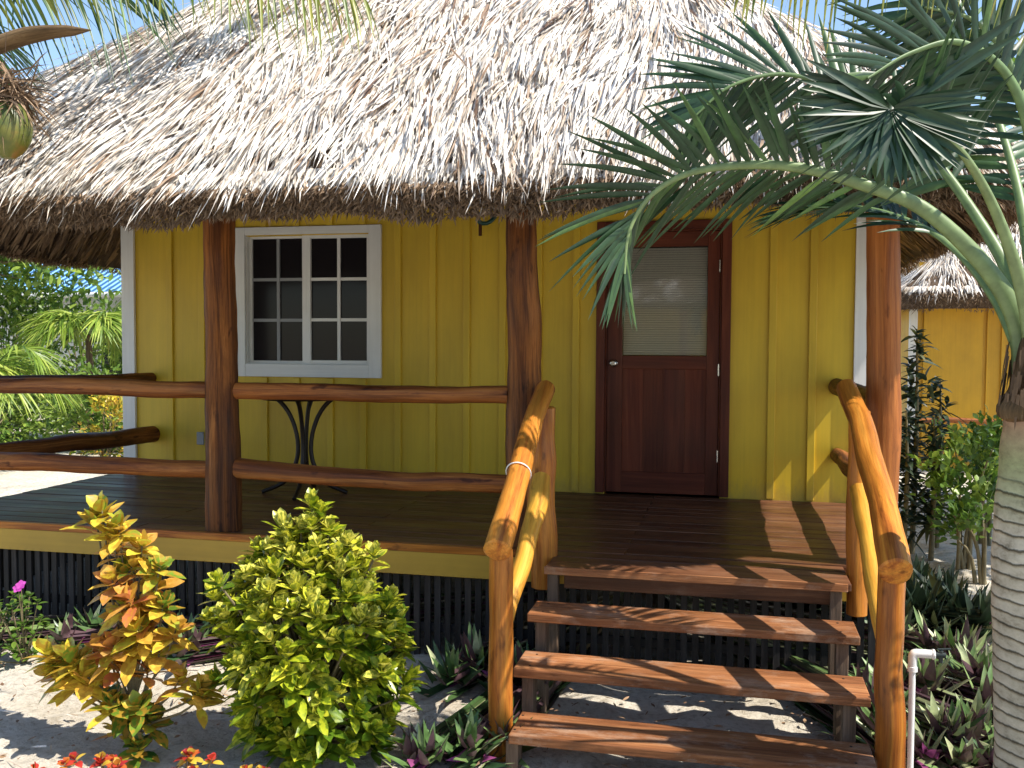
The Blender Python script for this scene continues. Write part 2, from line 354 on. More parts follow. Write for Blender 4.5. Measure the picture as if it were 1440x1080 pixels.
PROF = {
 'strip': lambda t: np.where(t < .75, 1-.15*t, .89*(1-((t-.75)/.25)**1.5)+.02),
 'sword': lambda t: np.clip((.55+1.6*t)*(t < .28)+(1.0*(t >= .28))*(1-((t-.28)/.72)**1.7)+.0, .02, 1),
 'ellipse': lambda t: np.clip(np.sin(np.pi*np.clip(t*.96+.03, 0, 1))**.75, .04, 1),
 'leaflet': lambda t: np.clip(np.minimum(1, .35+5*t)*(1-np.clip((t-.35)/.65, 0, 1)**1.6), .03, 1),
}
def blades(mb, O, D, U, L, W, droop=0., K=4, prof='strip', fold=.0, vary=.5, curl=0.):
    """N leaf blades at once: origins O, directions D, upper side U, lengths, widths"""
    O = np.asarray(O, float).reshape(-1, 3); n = len(O)
    D = np.broadcast_to(np.asarray(D, float), (n, 3)); D = D/np.linalg.norm(D, axis=1)[:, None]
    U = np.broadcast_to(np.asarray(U, float), (n, 3)); S = np.cross(D, U); nn = np.linalg.norm(S, axis=1)[:, None]; nn[nn < 1e-6] = 1; S = S/nn
    U = np.cross(S, D)
    L = np.broadcast_to(L, (n,)).astype(float); W = np.broadcast_to(W, (n,)).astype(float)
    dr = np.broadcast_to(droop, (n,)).astype(float); va = np.broadcast_to(vary, (n,)).astype(float); cu = np.broadcast_to(curl, (n,)).astype(float)
    t = np.linspace(0, 1, K+1); p = PROF[prof](t)
    ctr = O[:, None]+D[:, None]*(L[:, None]*t)[:, :, None] + U[:, None]*(cu*L)[:, None, None]*(t**2)[None, :, None]
    ctr[:, :, 2] -= (dr*L)[:, None]*t[None]**2
    hw = .5*W[:, None]*p[None]
    rid = rng.uniform(-20, 20, n)
    cols = [-1, 0, 1] if fold else [-1, 1]
    v = np.stack([ctr+S[:, None]*(hw*q)[:, :, None]+(U[:, None]*(hw*abs(q)*fold)[:, :, None]) for q in cols], 2)
    g = np.stack([np.stack([hw*q+rid[:, None], L[:, None]*t[None]+0*hw, np.broadcast_to(rid[:, None], hw.shape)], 2) for q in cols], 2)
    m_ = len(cols); base = (np.arange(n)*(K+1)*m_)[:, None, None, None]
    fs = []
    for k in range(K):
        for q in range(m_-1):
            a = k*m_+q; fs.append([a, a+1, a+m_+1, a+m_])
    f = (np.arange(n)*(K+1)*m_)[:, None, None]+np.array(fs)[None]
    mb.add(v.reshape(-1, 3), f.reshape(-1, 4), g.reshape(-1, 3), np.repeat(va, (K+1)*m_), K > 2 and fold > 0)

# ------------------------------------------------------------------ ground
DZ = .68
def ground():
    mb = MB()
    xs = np.concatenate([[-300, -120, -60, -30, -18], np.arange(-12, 8.01, .09), [12, 18, 30, 60, 120, 300]])
    ys = np.concatenate([[-60, -30, -15], np.arange(-8, 3, .09), np.arange(3, 14, .5), [20, 30, 60, 150, 400]])
    X, Y = np.meshgrid(xs, ys, indexing='ij')
    Z = .030*np.sin(X*2.3+Y*1.1)*np.sin(Y*1.9-X*.6)+.012*np.sin(X*6.1+1)*np.sin(Y*5.3)+.008*np.sin(X*13+Y*7)+.006*np.sin(Y*19-X*11)
    near = (abs(X+2) < 11) & (Y > -8) & (Y < 3); Z = np.where(near, Z+rng.normal(0, .006, Z.shape), 0)-.01
    Z += .16*np.exp(-((X-1.9)**2)/.5-((Y+2.2)**2)/1.2)*0
    v = np.stack([X, Y, Z], 2).reshape(-1, 3); ny = len(ys)
    i, j = np.meshgrid(np.arange(len(xs)-1), np.arange(ny-1), indexing='ij'); a = (i*ny+j).ravel()
    mb.add(v, np.stack([a, a+ny, a+ny+1, a+1], 1), v, .5, True)
    o = mb.build('sand_ground', 'sand'); tag(o, kind='structure')
ground()

# ------------------------------------------------------------------ the cottage
def roof_field(xl, xr, yf, yb, z0, pitch, k=.32):
    tp = math.tan(pitch)
    def h(x, y):
        d = np.stack([x-xl, xr-x, y-yf, yb-y]); return -k*np.log(np.exp(-d/k).sum(0))
    def z(x, y): 
        hh = h(x, y); return z0+tp*hh - .10*np.exp(-np.clip(hh, 0, 9)/.35)
    return h, z
def make_roof(parent, xl, xr, yf, yb, z0, pitch, nstrip, nfringe, view_y, thick=.24, dens=1.0):
    h, zf = roof_field(xl, xr, yf, yb, z0, pitch)
    cx, cy = (xl+xr)/2, (yf+yb)/2
    A = 240; th = np.linspace(0, 2*np.pi, A, endpoint=False); dx, dy = np.cos(th), np.sin(th)
    hm = float(h(np.array(cx), np.array(cy)))
    def rad(level):
        lo = np.zeros(A); hi = np.full(A, 30.)
        for _ in range(40):
            mid = (lo+hi)/2; ins = h(cx+dx*mid, cy+dy*mid) > level; lo = np.where(ins, mid, lo); hi = np.where(ins, hi, mid)
        return lo
    levels = np.concatenate([[.0, .04], np.linspace(.12, hm-.02, 14)])
    rings = []
    for lv in levels:
        r_ = rad(lv); x, y = cx+dx*r_, cy+dy*r_; rings.append(np.stack([x, y, zf(x, y)-.03+.02*np.sin(th*40+lv*9)], 1))
    top = len(rings)
    # underside, from the eave inwards
    for lv in (0.05, .16, .5, 1.0, min(1.8, hm-.3), hm-.05):
        r_ = rad(lv); x, y = cx+dx*r_, cy+dy*r_
        rings_z = zf(x, y)-thick-(.0 if lv > .1 else .0)
        rings.insert(0, np.stack([x, y, rings_z], 1))
    V = np.concatenate(rings); n = len(rings)
    f = []
    for i in range(n-1):
        for j in range(A):
            k2 = (j+1) % A; f.append([i*A+j, i*A+k2, (i+1)*A+k2, (i+1)*A+j])
    mb = MB(); mb.add(V, f, V, .5, True)
    base = mb.build('thatched_roof', 'thatch_base', parent)
    # dry leaf strips
    mb = MB()
    pts = []
    while sum(len(p) for p in pts) < nstrip:
        x = rng.uniform(xl, xr, 60000); y = rng.uniform(yf, yb, 60000); hh = h(x, y)
        pr_ = np.where(y < view_y, 1.0, .16)*(hh > .0)
        keep = rng.uniform(0, 1, len(x)) < pr_
        pts.append(np.stack([x, y], 1)[keep])
    p = np.concatenate(pts)[:nstrip]; x, y = p[:, 0], p[:, 1]
    # pull part of the strips into courses, as the leaves are tied in rows
    e = 1e-3; hh = h(x, y); gx = (h(x+e, y)-hh)/e; gy = (h(x, y+e)-hh)/e; gn = np.hypot(gx, gy)+1e-9; gx /= gn; gy /= gn
    tp = math.tan(pitch)
    D = np.stack([-gx, -gy, np.full_like(gx, -tp)], 1); D /= np.linalg.norm(D, axis=1)[:, None]
    Nn = np.stack([-gx*tp, -gy*tp, np.ones_like(gx)], 1); Nn /= np.linalg.norm(Nn, axis=1)[:, None]
    Sd = np.cross(D, Nn)
    # leaves hang in tufts: each tuft shares its lean, lift and weathering
    nt = len(x)//13; keep = rng.permutation(len(x))[:nt]; x, y = x[keep], y[keep]; D, Nn, Sd = D[keep], Nn[keep], Sd[keep]
    lean = rng.normal(0, .13, nt)+.16*np.sin(x*3.1+y*2.3)*np.sin(x*1.3+2); liftt = rng.normal(.05, .07, nt); tone = rng.normal(0, .16, nt)+.10*np.sin(x*1.7+1)*np.sin(y*2.1+x)
    high = rng.uniform(-.015, .06, nt); tl = rng.uniform(.75, 1.35, nt)
    idx = np.repeat(np.arange(nt), 13); m_ = len(idx)
    px, py = x[idx], y[idx]; D, Nn, Sd = D[idx], Nn[idx], Sd[idx]
    side = rng.normal(0, .045, m_); along = rng.normal(0, .05, m_)
    L = rng.uniform(.20, .44, m_)*tl[idx]; W = rng.uniform(.006, .018, m_)
    D2 = D+Sd*(lean[idx]+side*1.6+rng.normal(0, .07, m_))[:, None]+Nn*(liftt[idx]+rng.normal(0, .05, m_))[:, None]
    odd = rng.uniform(0, 1, m_) < .018; D2 = D2+Sd*(odd*rng.normal(0, .9, m_))[:, None]
    U2 = Nn+Sd*rng.normal(0, .36, m_)[:, None]
    O = np.stack([px, py, zf(px, py)], 1)+Nn*(high[idx]+rng.uniform(-.015, .02, m_)-side**2*6)[:, None]+Sd*side[:, None]+D*along[:, None]-D*L[:, None]*.6
    va = np.clip(rng.beta(2.6, 1.5, m_)+tone[idx], 0, 1); va = np.where(rng.uniform(0, 1, m_) < .07, va*.25, va)
    blades(mb, O, D2, U2, L, W, .05, 3, 'strip', 0, va, rng.normal(-.07, .09, m_))
    # ragged course at the eave that overhangs the cut edge
    ne = int(nfringe*.62); ang = rng.uniform(0, 2*np.pi, ne); 
    def rim(a, level):
        lo = np.zeros(len(a)); hi = np.full(len(a), 30.); c_, s_ = np.cos(a), np.sin(a)
        for _ in range(36):
            mid = (lo+hi)/2; ins = h(cx+c_*mid, cy+s_*mid) > level; lo = np.where(ins, mid, lo); hi = np.where(ins, hi, mid)
        return cx+c_*lo, cy+s_*lo
    # sample by length instead of angle
    r0 = rad(0.0); X0, Y0 = cx+dx*r0, cy+dy*r0; seg = np.hypot(np.roll(X0, -1)-X0, np.roll(Y0, -1)-Y0); cum = np.concatenate([[0], np.cumsum(seg)])
    wt = np.where(Y0 < view_y-.5, 1, .22)*seg; cum = np.concatenate([[0], np.cumsum(wt)])
    def angs(m_):
        s_ = rng.uniform(0, cum[-1], m_); return np.interp(s_, cum, np.concatenate([th, [2*np.pi]]))
    x, y = rim(angs(ne), .0)
    def grad(x, y):
        hh = h(x, y); gx = (h(x+e, y)-hh)/e; gy = (h(x, y+e)-hh)/e; gn = np.hypot(gx, gy)+1e-9; return gx/gn, gy/gn
    gx, gy = grad(x, y)
    out = np.stack([-gx, -gy, 0*gx], 1); sd = np.stack([gy, -gx, 0*gx], 1); zz = zf(x, y)
    L = rng.uniform(.05, .12, ne)
    O = np.stack([x, y, zz], 1)-out*rng.uniform(.05, .14, ne)[:, None]+np.array([0, 0, 1])*rng.uniform(.02, .09, ne)[:, None]
    Dd = out*1.0+sd*rng.normal(0, .3, ne)[:, None]+np.array([0, 0, -1])*rng.uniform(.5, 1.0, ne)[:, None]
    blades(mb, O, Dd, np.array([0, 0, 1.])+out*.3+sd*rng.normal(0, .4, ne)[:, None], L, rng.uniform(.014, .034, ne), .25, 3, 'strip', 0, np.clip(rng.beta(2, 1.5, ne), 0, 1))
    mb.build('dry_palm_leaf', 'thatch', base)
    # the cut edge: short matted ends
    mb = MB(); m_ = nfringe
    t = rng.uniform(0, 1, m_); x, y = rim(angs(m_), .0)
    gx, gy = grad(x, y); out = np.stack([-gx, -gy, 0*gx], 1); sd = np.stack([gy, -gx, 0*gx], 1)
    zt = zf(x, y)
    waves = .02*np.sin(x*3.1+y*2.2)+.015*np.sin(x*8.7-y*5)
    O = np.stack([x, y, zt-.02-t*(thick-.05)+waves*t], 1)+out*(.02-.10*t+rng.normal(0, .018, m_))[:, None]
    Dd = out*rng.uniform(.0, .9, m_)[:, None]+sd*rng.normal(0, .55, m_)[:, None]+np.array([0, 0, -1.])*rng.uniform(.25, 1.1, m_)[:, None]
    blades(mb, O, Dd, out+sd*rng.normal(0, .7, m_)[:, None], rng.uniform(.02, .07, m_), rng.uniform(.004, .013, m_), .1, 2, 'strip', 0, np.clip(rng.beta(1.6, 1.8, m_), 0, 1))
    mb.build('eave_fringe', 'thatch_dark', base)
    # leaves seen from below inside the eaves
    mb = MB(); m_ = int(nfringe*.4)
    lv = rng.uniform(.10, 1.7, m_); a_ = angs(m_); x0, y0 = rim(a_, .02)
    gx, gy = grad(x0, y0); x = x0+gx*lv; y = y0+gy*lv
    D = np.stack([-gx, -gy, np.full(m_, -tp)], 1); D /= np.linalg.norm(D, axis=1)[:, None]
    Nn = np.stack([-gx*tp, -gy*tp, np.ones(m_)], 1); Nn /= np.linalg.norm(Nn, axis=1)[:, None]; Sd = np.cross(D, Nn)
    O = np.stack([x, y, zf(x, y)-thick-rng.uniform(-.01, .05, m_)], 1)
    blades(mb, O, D+Sd*rng.normal(.2, .22, m_)[:, None]-Nn*rng.uniform(0, .12, m_)[:, None], -Nn+Sd*rng.normal(0, .6, m_)[:, None], np.minimum(lv*1.05, rng.uniform(.25, .5, m_)), rng.uniform(.014, .038, m_), .0, 2, 'strip', 0, rng.uniform(0, 1, m_))
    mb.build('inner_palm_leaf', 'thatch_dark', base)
    return base

def cottage():
    H = empty('thatched_cottage', (-1.48, 0, 0))
    tag(H, 'yellow board cottage under a thick thatched roof, with log porch and wooden steps in front', 'cottage')
    XL, XR = -4.53, 1.63; ZT = 3.25
    # window opening and door opening
    wx0, wx1, wz0, wz1 = -3.37, -2.25, 1.67, 2.75; dx0, dx1, dz1 = -.30, .59, 2.74
    mb = MB()
    for q in ((XL, wx0, 0, .10, .60, ZT), (wx1, dx0, 0, .10, .60, ZT), (dx1, XR, 0, .10, .60, ZT), (wx0, wx1, 0, .10, .60, wz0), (wx0, wx1, 0, .10, wz1, ZT), (dx0, dx1, 0, .10, dz1, ZT)):
        mb.box(*q)
    o = mb.build('wall', 'yellow_paint', H)
    for s_, x in (('l', XL), ('r', XR)):
        a = (x, x+.1) if s_ == 'l' else (x-.1, x)
        mb = MB(); mb.box(a[0], a[1], .101, 5.0, .60, ZT)
        for k in range(16):
            y = .3+.3*k; xx = (x-.02, x) if s_ == 'l' else (x, x+.02); mb.box(xx[0], xx[1], y, y+.055, .6, ZT)
        mb.build('wall', 'yellow_paint', H)
    mb = MB(); mb.box(XL, XR, 5.001, 5.1, .6, ZT); mb.build('wall', 'yellow_paint', H)
    mb = MB(); mb.box(XL+.1, XR-.1, .12, 4.98, .62, .66); mb.box(XL+.1, XR-.1, .12, 4.98, ZT-.03, ZT+.01); mb.build('floor', 'deck_wood', H)
    for xb in [-4.09+.297*k for k in range(19)]:
        if -3.50 < xb < -2.14:      # around the window
            segs = ((.69, 1.553), (2.825, ZT-.002))
        elif -.40 < xb < .70: continue
        else: segs = ((.69, ZT-.002),)
        xb += rng.normal(0, .006)
        for z0, z1 in segs:
            if xb < XR-.14: boxobj('batten', 'yellow_paint', H, (xb-.028, xb+.028, -.022, .001, z0, z1), bevel=.004)
    for x0, x1 in ((XL-.005, XL+.095), (XR-.085, XR+.012)):
        boxobj('corner_trim', 'white_paint', H, (x0, x1, -.03, -.001, .69, ZT-.004))
    boxobj('corner_trim', 'white_paint', H, (XL-.028, XL-.001, -.03, .07, .60, ZT-.004))
    boxobj('corner_trim', 'white_paint', H, (XR+.001, XR+.028, -.03, .07, .60, ZT-.004))
    # window
    wf = MB(); t = .108
    wf.box(-3.478, -3.478+t, -.034, -.001, 1.562, 2.822); wf.box(-2.145-t, -2.145, -.034, -.001, 1.562, 2.822)
    wf.box(-3.478+t, -2.145-t, -.032, -.001, 1.562, 1.562+t, ax=0); wf.box(-3.478+t, -2.145-t, -.032, -.001, 2.822-t*.6, 2.822, ax=0)
    Wd = wf.build('window', 'white_paint', H, .004)
    sx0, sx1 = -3.37, -2.253; z0, z1 = 1.67, 2.757
    boxobj('jamb', 'white_paint', Wd, (-3.3705, -3.362, -.001, .085, 1.67, 2.75), (-2.257, -2.2495, -.001, .085, 1.67, 2.75), (-3.362, -2.257, -.001, .085, 1.6695, 1.678), bevel=0)
    mid0, mid1 = -2.865, -2.785
    for (a, b_, y, nm) in ((sx0, mid0+.03, .045, 1), (mid0, sx1, .015, 0)):
        s_ = MB(); f_ = .026 if nm else .034
        zA, zB = z0, z1
        s_.box(a, a+f_*(1 if nm else 2.2), y, y+.028, zA, zB); s_.box(b_-f_, b_, y, y+.028, zA, zB)
        xa, xb2 = a+f_*(1 if nm else 2.2), b_-f_
        s_.box(xa, xb2, y, y+.028, zA, zA+f_, ax=0); s_.box(xa, xb2, y, y+.028, zB-f_, zB, ax=0)
        sh = s_.build('sash', 'white_paint', Wd, .002)
        mu = MB(); xm = (xa+xb2)/2
        mu.box(xm-.013, xm+.013, y+.006, y+.024, zA+f_, zB-f_)
        for k in (1, 2):
            zz = zA+f_+(zB-zA-2*f_)*k/3
            mu.box(xa, xm-.0131, y+.008, y+.022, zz-.013, zz+.013, ax=0); mu.box(xm+.0131, xb2, y+.008, y+.022, zz-.013, zz+.013, ax=0)
        mu.build('muntin', 'sash_grey' if nm else 'white_paint', Wd, .001)  # grey on the left stands in for white dimmed by an insect screen
        boxobj('pane', 'dark_glass', Wd, (xa-.002, xb2+.002, y+.0245, y+.0275, zA+f_-.002, zB-f_+.002), bevel=0)
    boxobj('insect_screen', 'near_black', Wd, (sx0+.002, mid0-.002, .036, .038, z0+.03, z1-.03), bevel=0) if False else None
    boxobj('dark_room', 'near_black', Wd, (sx0, sx1, .09, .098, z0, z1), bevel=0)  # near-black sheet standing in for the unlit room
    # door
    df = MB(); c_ = .068
    df.box(-.366, -.366+c_, -.035, -.001, .69, 2.80); df.box(.658-c_, .658, -.035, -.001, .69, 2.80); df.box(-.366+c_, .658-c_, -.035, -.001, 2.735, 2.80, ax=0)
    df.box(-.2985, -.285, 0, .09, .69, 2.735); df.box(.5765, .5895, 0, .09, .69, 2.735); df.box(-.285, .5765, 0, .09, 2.722, 2.735, ax=0)
    Dr = df.build('door', 'door_wood', H, .004)
    lf = MB(); L0, L1, y0, y1 = -.282, .574, .0, .04; gx0, gx1, gz0, gz1 = -.165, .481, 1.765, 2.604
    lf.box(L0, gx0, y0, y1, .695, 2.718); lf.box(gx1, L1, y0, y1, .695, 2.718)
    lf.box(gx0, gx1, y0+.001, y1, gz1, 2.718, ax=0); lf.box(gx0, gx1, y0+.001, y1, 1.662, gz0, ax=0); lf.box(gx0, gx1, y0+.001, y1, .695, .86, ax=0)
    lf.build('door_frame', 'door_wood', Dr, .004)
    p_ = MB()
    for k in range(4):
        a = gx0+(gx1-gx0)*k/4; p_.box(a+.0004, a+(gx1-gx0)/4-.0004, .018, .03, .86, 1.662, c=rng.uniform(.2, 1))
    p_.build('panel', 'door_wood', Dr, .0006)
    boxobj('glass', 'door_glass', Dr, (gx0, gx1, .012, .016, gz0, gz1), bevel=0)
    bl = MB(); nz = 46
    for k in range(nz):
        z = gz0+.004+(gz1-gz0-.01)*k/nz; bl.obox((gx0+.004, .05, z+.009), (gx1-.004, .05, z+.009), .003, .0165, (0, .35, 1))
    bl.build('blind', 'blind', Dr)
    boxobj('blind', 'near_black', Dr, (gx0-.02, gx1+.02, .075, .08, gz0-.02, gz1+.02), bevel=0)  # near-black backing behind the slats, in place of the dark room
    bm_ = MB(); P = np.array([(-.228, -.002, 1.705), (-.228, -.012, 1.705), (-.228, -.014, 1.705), (-.228, -.035, 1.705), (-.228, -.04, 1.705), (-.228, -.06, 1.705), (-.228, -.068, 1.705)])
    tube(bm_, P, [.03, .03, .012, .012, .026, .03, .018], 20); bm_.build('knob', 'steel', Dr)
    for z in (1.0, 1.66, 2.45):
        hb = MB(); tube(hb, [(.572, -.008, z-.045), (.572, -.008, z+.045)], .007, 10); hb.build('hinge', 'steel', Dr)
    # electric box and light bracket
    ob = MB(); ob.box(-3.83, -3.765, -.045, -.023, .965, 1.075); e_ = ob.build('outlet_box', 'grey_box', H, .006)
    br = MB(); tube(br, spline([(-1.16, -.03, 2.96), (-1.165, -.09, 2.86), (-1.21, -.14, 2.80), (-1.27, -.14, 2.80), (-1.30, -.14, 2.83)], 12), .017, 10)
    bk = br.build('lantern_bracket', 'blue_green_plastic', H); r3 = MB(); tube(r3, [(-1.275, -.14, 2.80), (-1.275, -.14, 2.70)], .014, 10); r3.build('bracket_rod', 'log_dark', bk)
    br = MB(); br.box(-1.20, -1.12, -.03, -.0, 2.9, 3.02); br.build('mounting_plate', 'blue_green_plastic', bk, .004)
    # ---- deck
    dk = MB(); bw = .142; y = -.003; k = 0
    while y > -2.14:
        ya = max(y-bw+.010, -2.145)
        segs = [(-4.68, -1.6), (-1.597, 1.55)] if k % 2 else [(-4.68, -3.0), (-2.997, .1), (.103, 1.55)]
        for a, b_ in segs: dk.box(a, b_, ya, y, .642, .68+rng.normal(0, .0012), ax=0, c=rng.uniform(.0, 1))
        y -= bw; k += 1
    yy = -2.15
    for wd in (.125, .125, .137):
        dk.box(-.275, 1.265, yy-wd+.004, yy-.003, .642, .68+rng.normal(0, .001), ax=0, c=rng.uniform(.3, 1)); yy -= wd
    D_ = dk.build('deck', 'deck_wood', H, .004)
    fs = MB(); fs.box(-4.70, -.31, -2.185, -2.15, .637, .682, ax=0); fs.build('deck_edge', 'log_orange', D_, .003)
    fs = MB(); fs.box(-4.70, 1.50, -2.180, -2.15, .500, .636, ax=0); fs.box(-4.72, -4.69, -2.15, .0, .500, .64, ax=1); fs.box(1.50, 1.53, -2.18, 0, .5, .64, ax=1)
    fs.box(-4.68, 1.5, -2.149, -2.11, .50, .64, ax=0); fs.build('fascia', 'fascia_paint', D_, .003)
    js = MB()
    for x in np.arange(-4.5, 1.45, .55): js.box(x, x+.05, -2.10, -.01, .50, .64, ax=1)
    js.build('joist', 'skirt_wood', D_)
    sk = MB()
    x = -4.66
    while x < 1.48:
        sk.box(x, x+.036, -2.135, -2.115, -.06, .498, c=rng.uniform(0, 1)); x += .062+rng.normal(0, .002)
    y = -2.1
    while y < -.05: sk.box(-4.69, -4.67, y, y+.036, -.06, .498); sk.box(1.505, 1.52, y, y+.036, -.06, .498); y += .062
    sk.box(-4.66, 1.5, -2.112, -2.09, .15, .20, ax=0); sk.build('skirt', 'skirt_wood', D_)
    # ---- posts
    def post(pts, r, mat, lump=.05, n=30): return logpiece('porch_post', mat, H, pts, r, lump, n, .003, 24)
    post([(-2.425, -2.05, .681), (-2.43, -2.05, 1.3), (-2.43, -2.05, 1.9), (-2.445, -2.05, 2.5), (-2.445, -2.03, 3.1)], (.112, .104, .098, .100, .096), 'log_dark', .045)
    post([(-.500, -2.05, .681), (-.500, -2.05, 1.2), (-.498, -2.05, 1.75), (-.508, -2.05, 2.1), (-.520, -2.05, 2.4), (-.52, -2.03, 3.1)], (.098, .102, .100, .104, .092, .086, .082), 'log_dark', .05)
    post([(1.46, -2.05, .681), (1.462, -2.05, 1.5), (1.445, -2.05, 2.3), (1.44, -2.03, 3.1)], (.092, .092, .082, .08), 'log_red', .03)
    post([(-4.40, -2.05, .681), (-4.41, -2.05, 1.9), (-4.40, -2.03, 3.1)], (.1, .1, .09), 'log_dark', .05)
    logpiece('roof_beam', 'log_dark', H, [(-4.9, -2.03, 3.16), (-1.5, -2.03, 3.17), (1.85, -2.03, 3.16)], (.075, .08, .07))
    # ---- rails
    def rail(a, b_, r, mat='log_dark', mid=None, wob=.006):
        a = np.array(a); b_ = np.array(b_); pts = [a, (a+b_)/2+(0 if mid is None else np.array(mid)), b_]
        return logpiece('porch_rail', mat, H, pts, r, .045, 30, wob, 18)
    rail((-4.33, -2.05, 1.565), (-2.52, -2.05, 1.557), (.054, .052, .054), 'log_mid'); rail((-2.33, -2.05, 1.555), (-.59, -2.05, 1.559), (.052, .05, .055), 'log_mid')
    rail((-4.33, -2.05, 1.055), (-2.52, -2.05, 1.055), (.06, .058, .055), 'log_mid'); rail((-2.33, -2.05, 1.07), (-.59, -2.05, 1.035), (.062, .058, .052), 'log_mid', (0, 0, -.02))
    rail((-4.29, .0, 1.53), (-4.37, -2.0, 1.56), (.05, .055), 'log_dark'); rail((-4.28, .0, 1.04), (-4.37, -2.0, 1.08), (.072, .06), 'log_dark')
    rail((1.435, -.0, 1.545), (1.465, -1.98, 1.55), (.062, .06), 'log_dark'); rail((1.445, -.0, 1.035), (1.47, -1.98, 1.05), (.055, .062, .058), 'log_dark')
    # ---- steps
    S_ = empty('porch_steps', (.48, -2.55, 0), H)
    xl, xr = -.299, 1.268
    for (y0, z, g_, nm, wx) in ((-2.878, .52, .255, 0, 0), (-3.188, .348, .275, 1, .01), (-3.505, .168, .275, 2, 0)):
        mb = MB(); mb.box(xl if nm < 2 else -.245, xr+wx, y0, y0+g_, z-.042, z, ax=0, c=(.55, .95, .35)[nm])
        tr_ = mb.build('tread', 'tread_wood', S_, .006)
        for xs_ in (xl+.07, xr-.08):
            mb = MB(); tube(mb, [(xs_, y0+.06, z-.002), (xs_, y0+.06, z+.0015)], .006, 8); mb.build('screw', 'dark_iron', tr_)
            mb = MB(); tube(mb, [(xs_, y0+g_-.05, z-.002), (xs_, y0+g_-.05, z+.0015)], .006, 8); mb.build('screw', 'dark_iron', tr_)
    mb = MB(); mb.box(xl+.02, xr-.02, -2.545, -2.531, .640, .6805, ax=0, c=.8); mb.build('nosing', 'tread_wood', S_, .003)
    mb = MB(); mb.box(xl+.12, xr-.08, -2.50, -2.47, .56, .641, ax=0, c=.2); mb.build('riser', 'deck_wood', S_, .004)
    for x in (xl+.035, xr-.10):
        for q in ((-2.528, -2.46, .02, .641), (-2.84, -2.75, .0, .477), (-3.15, -3.06, .0, .305), (-3.47, -3.38, -.02, .125)):
            mb = MB(); mb.box(x, x+.055, *q); mb.build('support_post', 'stringer_wood', S_, .004)
    mb = MB(); mb.box(xl-.02, xr+.03, -3.62, -3.50, -.05, .012, ax=0); 
    # newels and stair rails
    def piece(nm, mat, pts, r, lump=.03, n=26): return logpiece(nm, mat, S_, pts, r, lump, n, .004, 24)
    piece('newel_post', 'log_orange', [(-.33, -3.3, -.08), (-.325, -3.3, .5), (-.33, -3.3, .93)], (.058, .056, .054))
    piece('newel_post', 'log_orange', [(1.345, -3.3, -.08), (1.335, -3.3, .5), (1.33, -3.3, .94)], (.062, .058, .055))
    piece('newel_post', 'log_orange', [(-.335, -2.26, .50), (-.345, -2.26, 1.0), (-.35, -2.26, 1.50)], (.072, .08, .074))
    piece('newel_post', 'log_orange', [(1.32, -2.30, .47), (1.315, -2.30, 1.0), (1.315, -2.30, 1.52)], (.05, .056, .055))
    hr_ = piece('handrail', 'log_orange', [(-.315, -3.44, .955), (-.325, -3.0, 1.19), (-.345, -2.5, 1.45), (-.352, -2.16, 1.60)], (.060, .056, .054, .056), .04)
    mb = MB(); mb_c = np.array((-.334, -2.93, 1.228)); ax_ = np.array((0, .88, .475)); a_ = np.linspace(0, 2*np.pi, 30)
    tube(mb, mb_c+np.outer(np.cos(a_), (1, 0, 0))*.0615+np.outer(np.sin(a_), np.cross(ax_, (1, 0, 0)))*.0615, .0035, 6, False); mb.build('white_ring', 'pvc', hr_)  # thin white ring round the left handrail
    piece('handrail', 'log_orange', [(1.322, -3.46, .965), (1.325, -3.0, 1.20), (1.30, -2.5, 1.46), (1.268, -2.14, 1.63)], (.064, .060, .056, .054), .04)
    piece('lower_rail', 'log_yellow', [(-.33, -3.28, .52), (-.325, -2.9, .76), (-.33, -2.5, 1.0), (-.345, -2.28, 1.13)], (.03, .045, .055, .05), .05)
    piece('lower_rail', 'log_yellow', [(1.335, -3.28, .55), (1.325, -2.9, .78), (1.32, -2.5, 1.02), (1.315, -2.3, 1.14)], (.04, .052, .05, .045), .05)
    make_roof(H, -5.28, 2.22, -2.68, 5.7, 2.81, R(41.5), 112000, 46000, .9, .20)
wood('log_mid', [(.30, (.06, .018, .008)), (.43, (.22, .07, .018)), (.55, (.40, .15, .035)), (.7, (.58, .28, .09))], .5, 14, (1, 1, .05), .8, coat=.1, knots=.8, streak=.8)
cottage()

# ------------------------------------------------------------------ patio table
def table():
    cx, cy = -2.55, -.62
    T = empty('patio_table', (cx, cy, DZ)); tag(T, 'dark iron patio table with curved legs, standing on the porch below the window', 'table')
    mb = MB(); tube(mb, [(cx, cy, DZ+.775), (cx, cy, DZ+.79)], .38, 40); mb.build('table_top', 'dark_iron', T)
    for k in range(4):
        a = R(12+90*k); c_, s_ = math.cos(a), math.sin(a)
        P = [(cx+c_*r, cy+s_*r, DZ+z) for r, z in ((.34, .775), (.24, .755), (.14, .66), (.075, .52), (.05, .36), (.075, .22), (.16, .09), (.33, .012))]
        mb = MB(); tube(mb, spline(P, 24), .017, 8); mb.build('leg', 'dark_iron', T)
        P = [(cx+c_*r, cy+s_*r, DZ+z) for r, z in ((.10, .775), (.045, .65), (.014, .45), (.013, .25))]
        a2 = a+R(45); P = [(cx+math.cos(a2)*(((p[0]-cx)**2+(p[1]-cy)**2)**.5), cy+math.sin(a2)*(((p[0]-cx)**2+(p[1]-cy)**2)**.5), p[2]) for p in P]
        mb = MB(); tube(mb, spline(P, 14), .008, 8); mb.build('brace', 'dark_iron', T)
table()

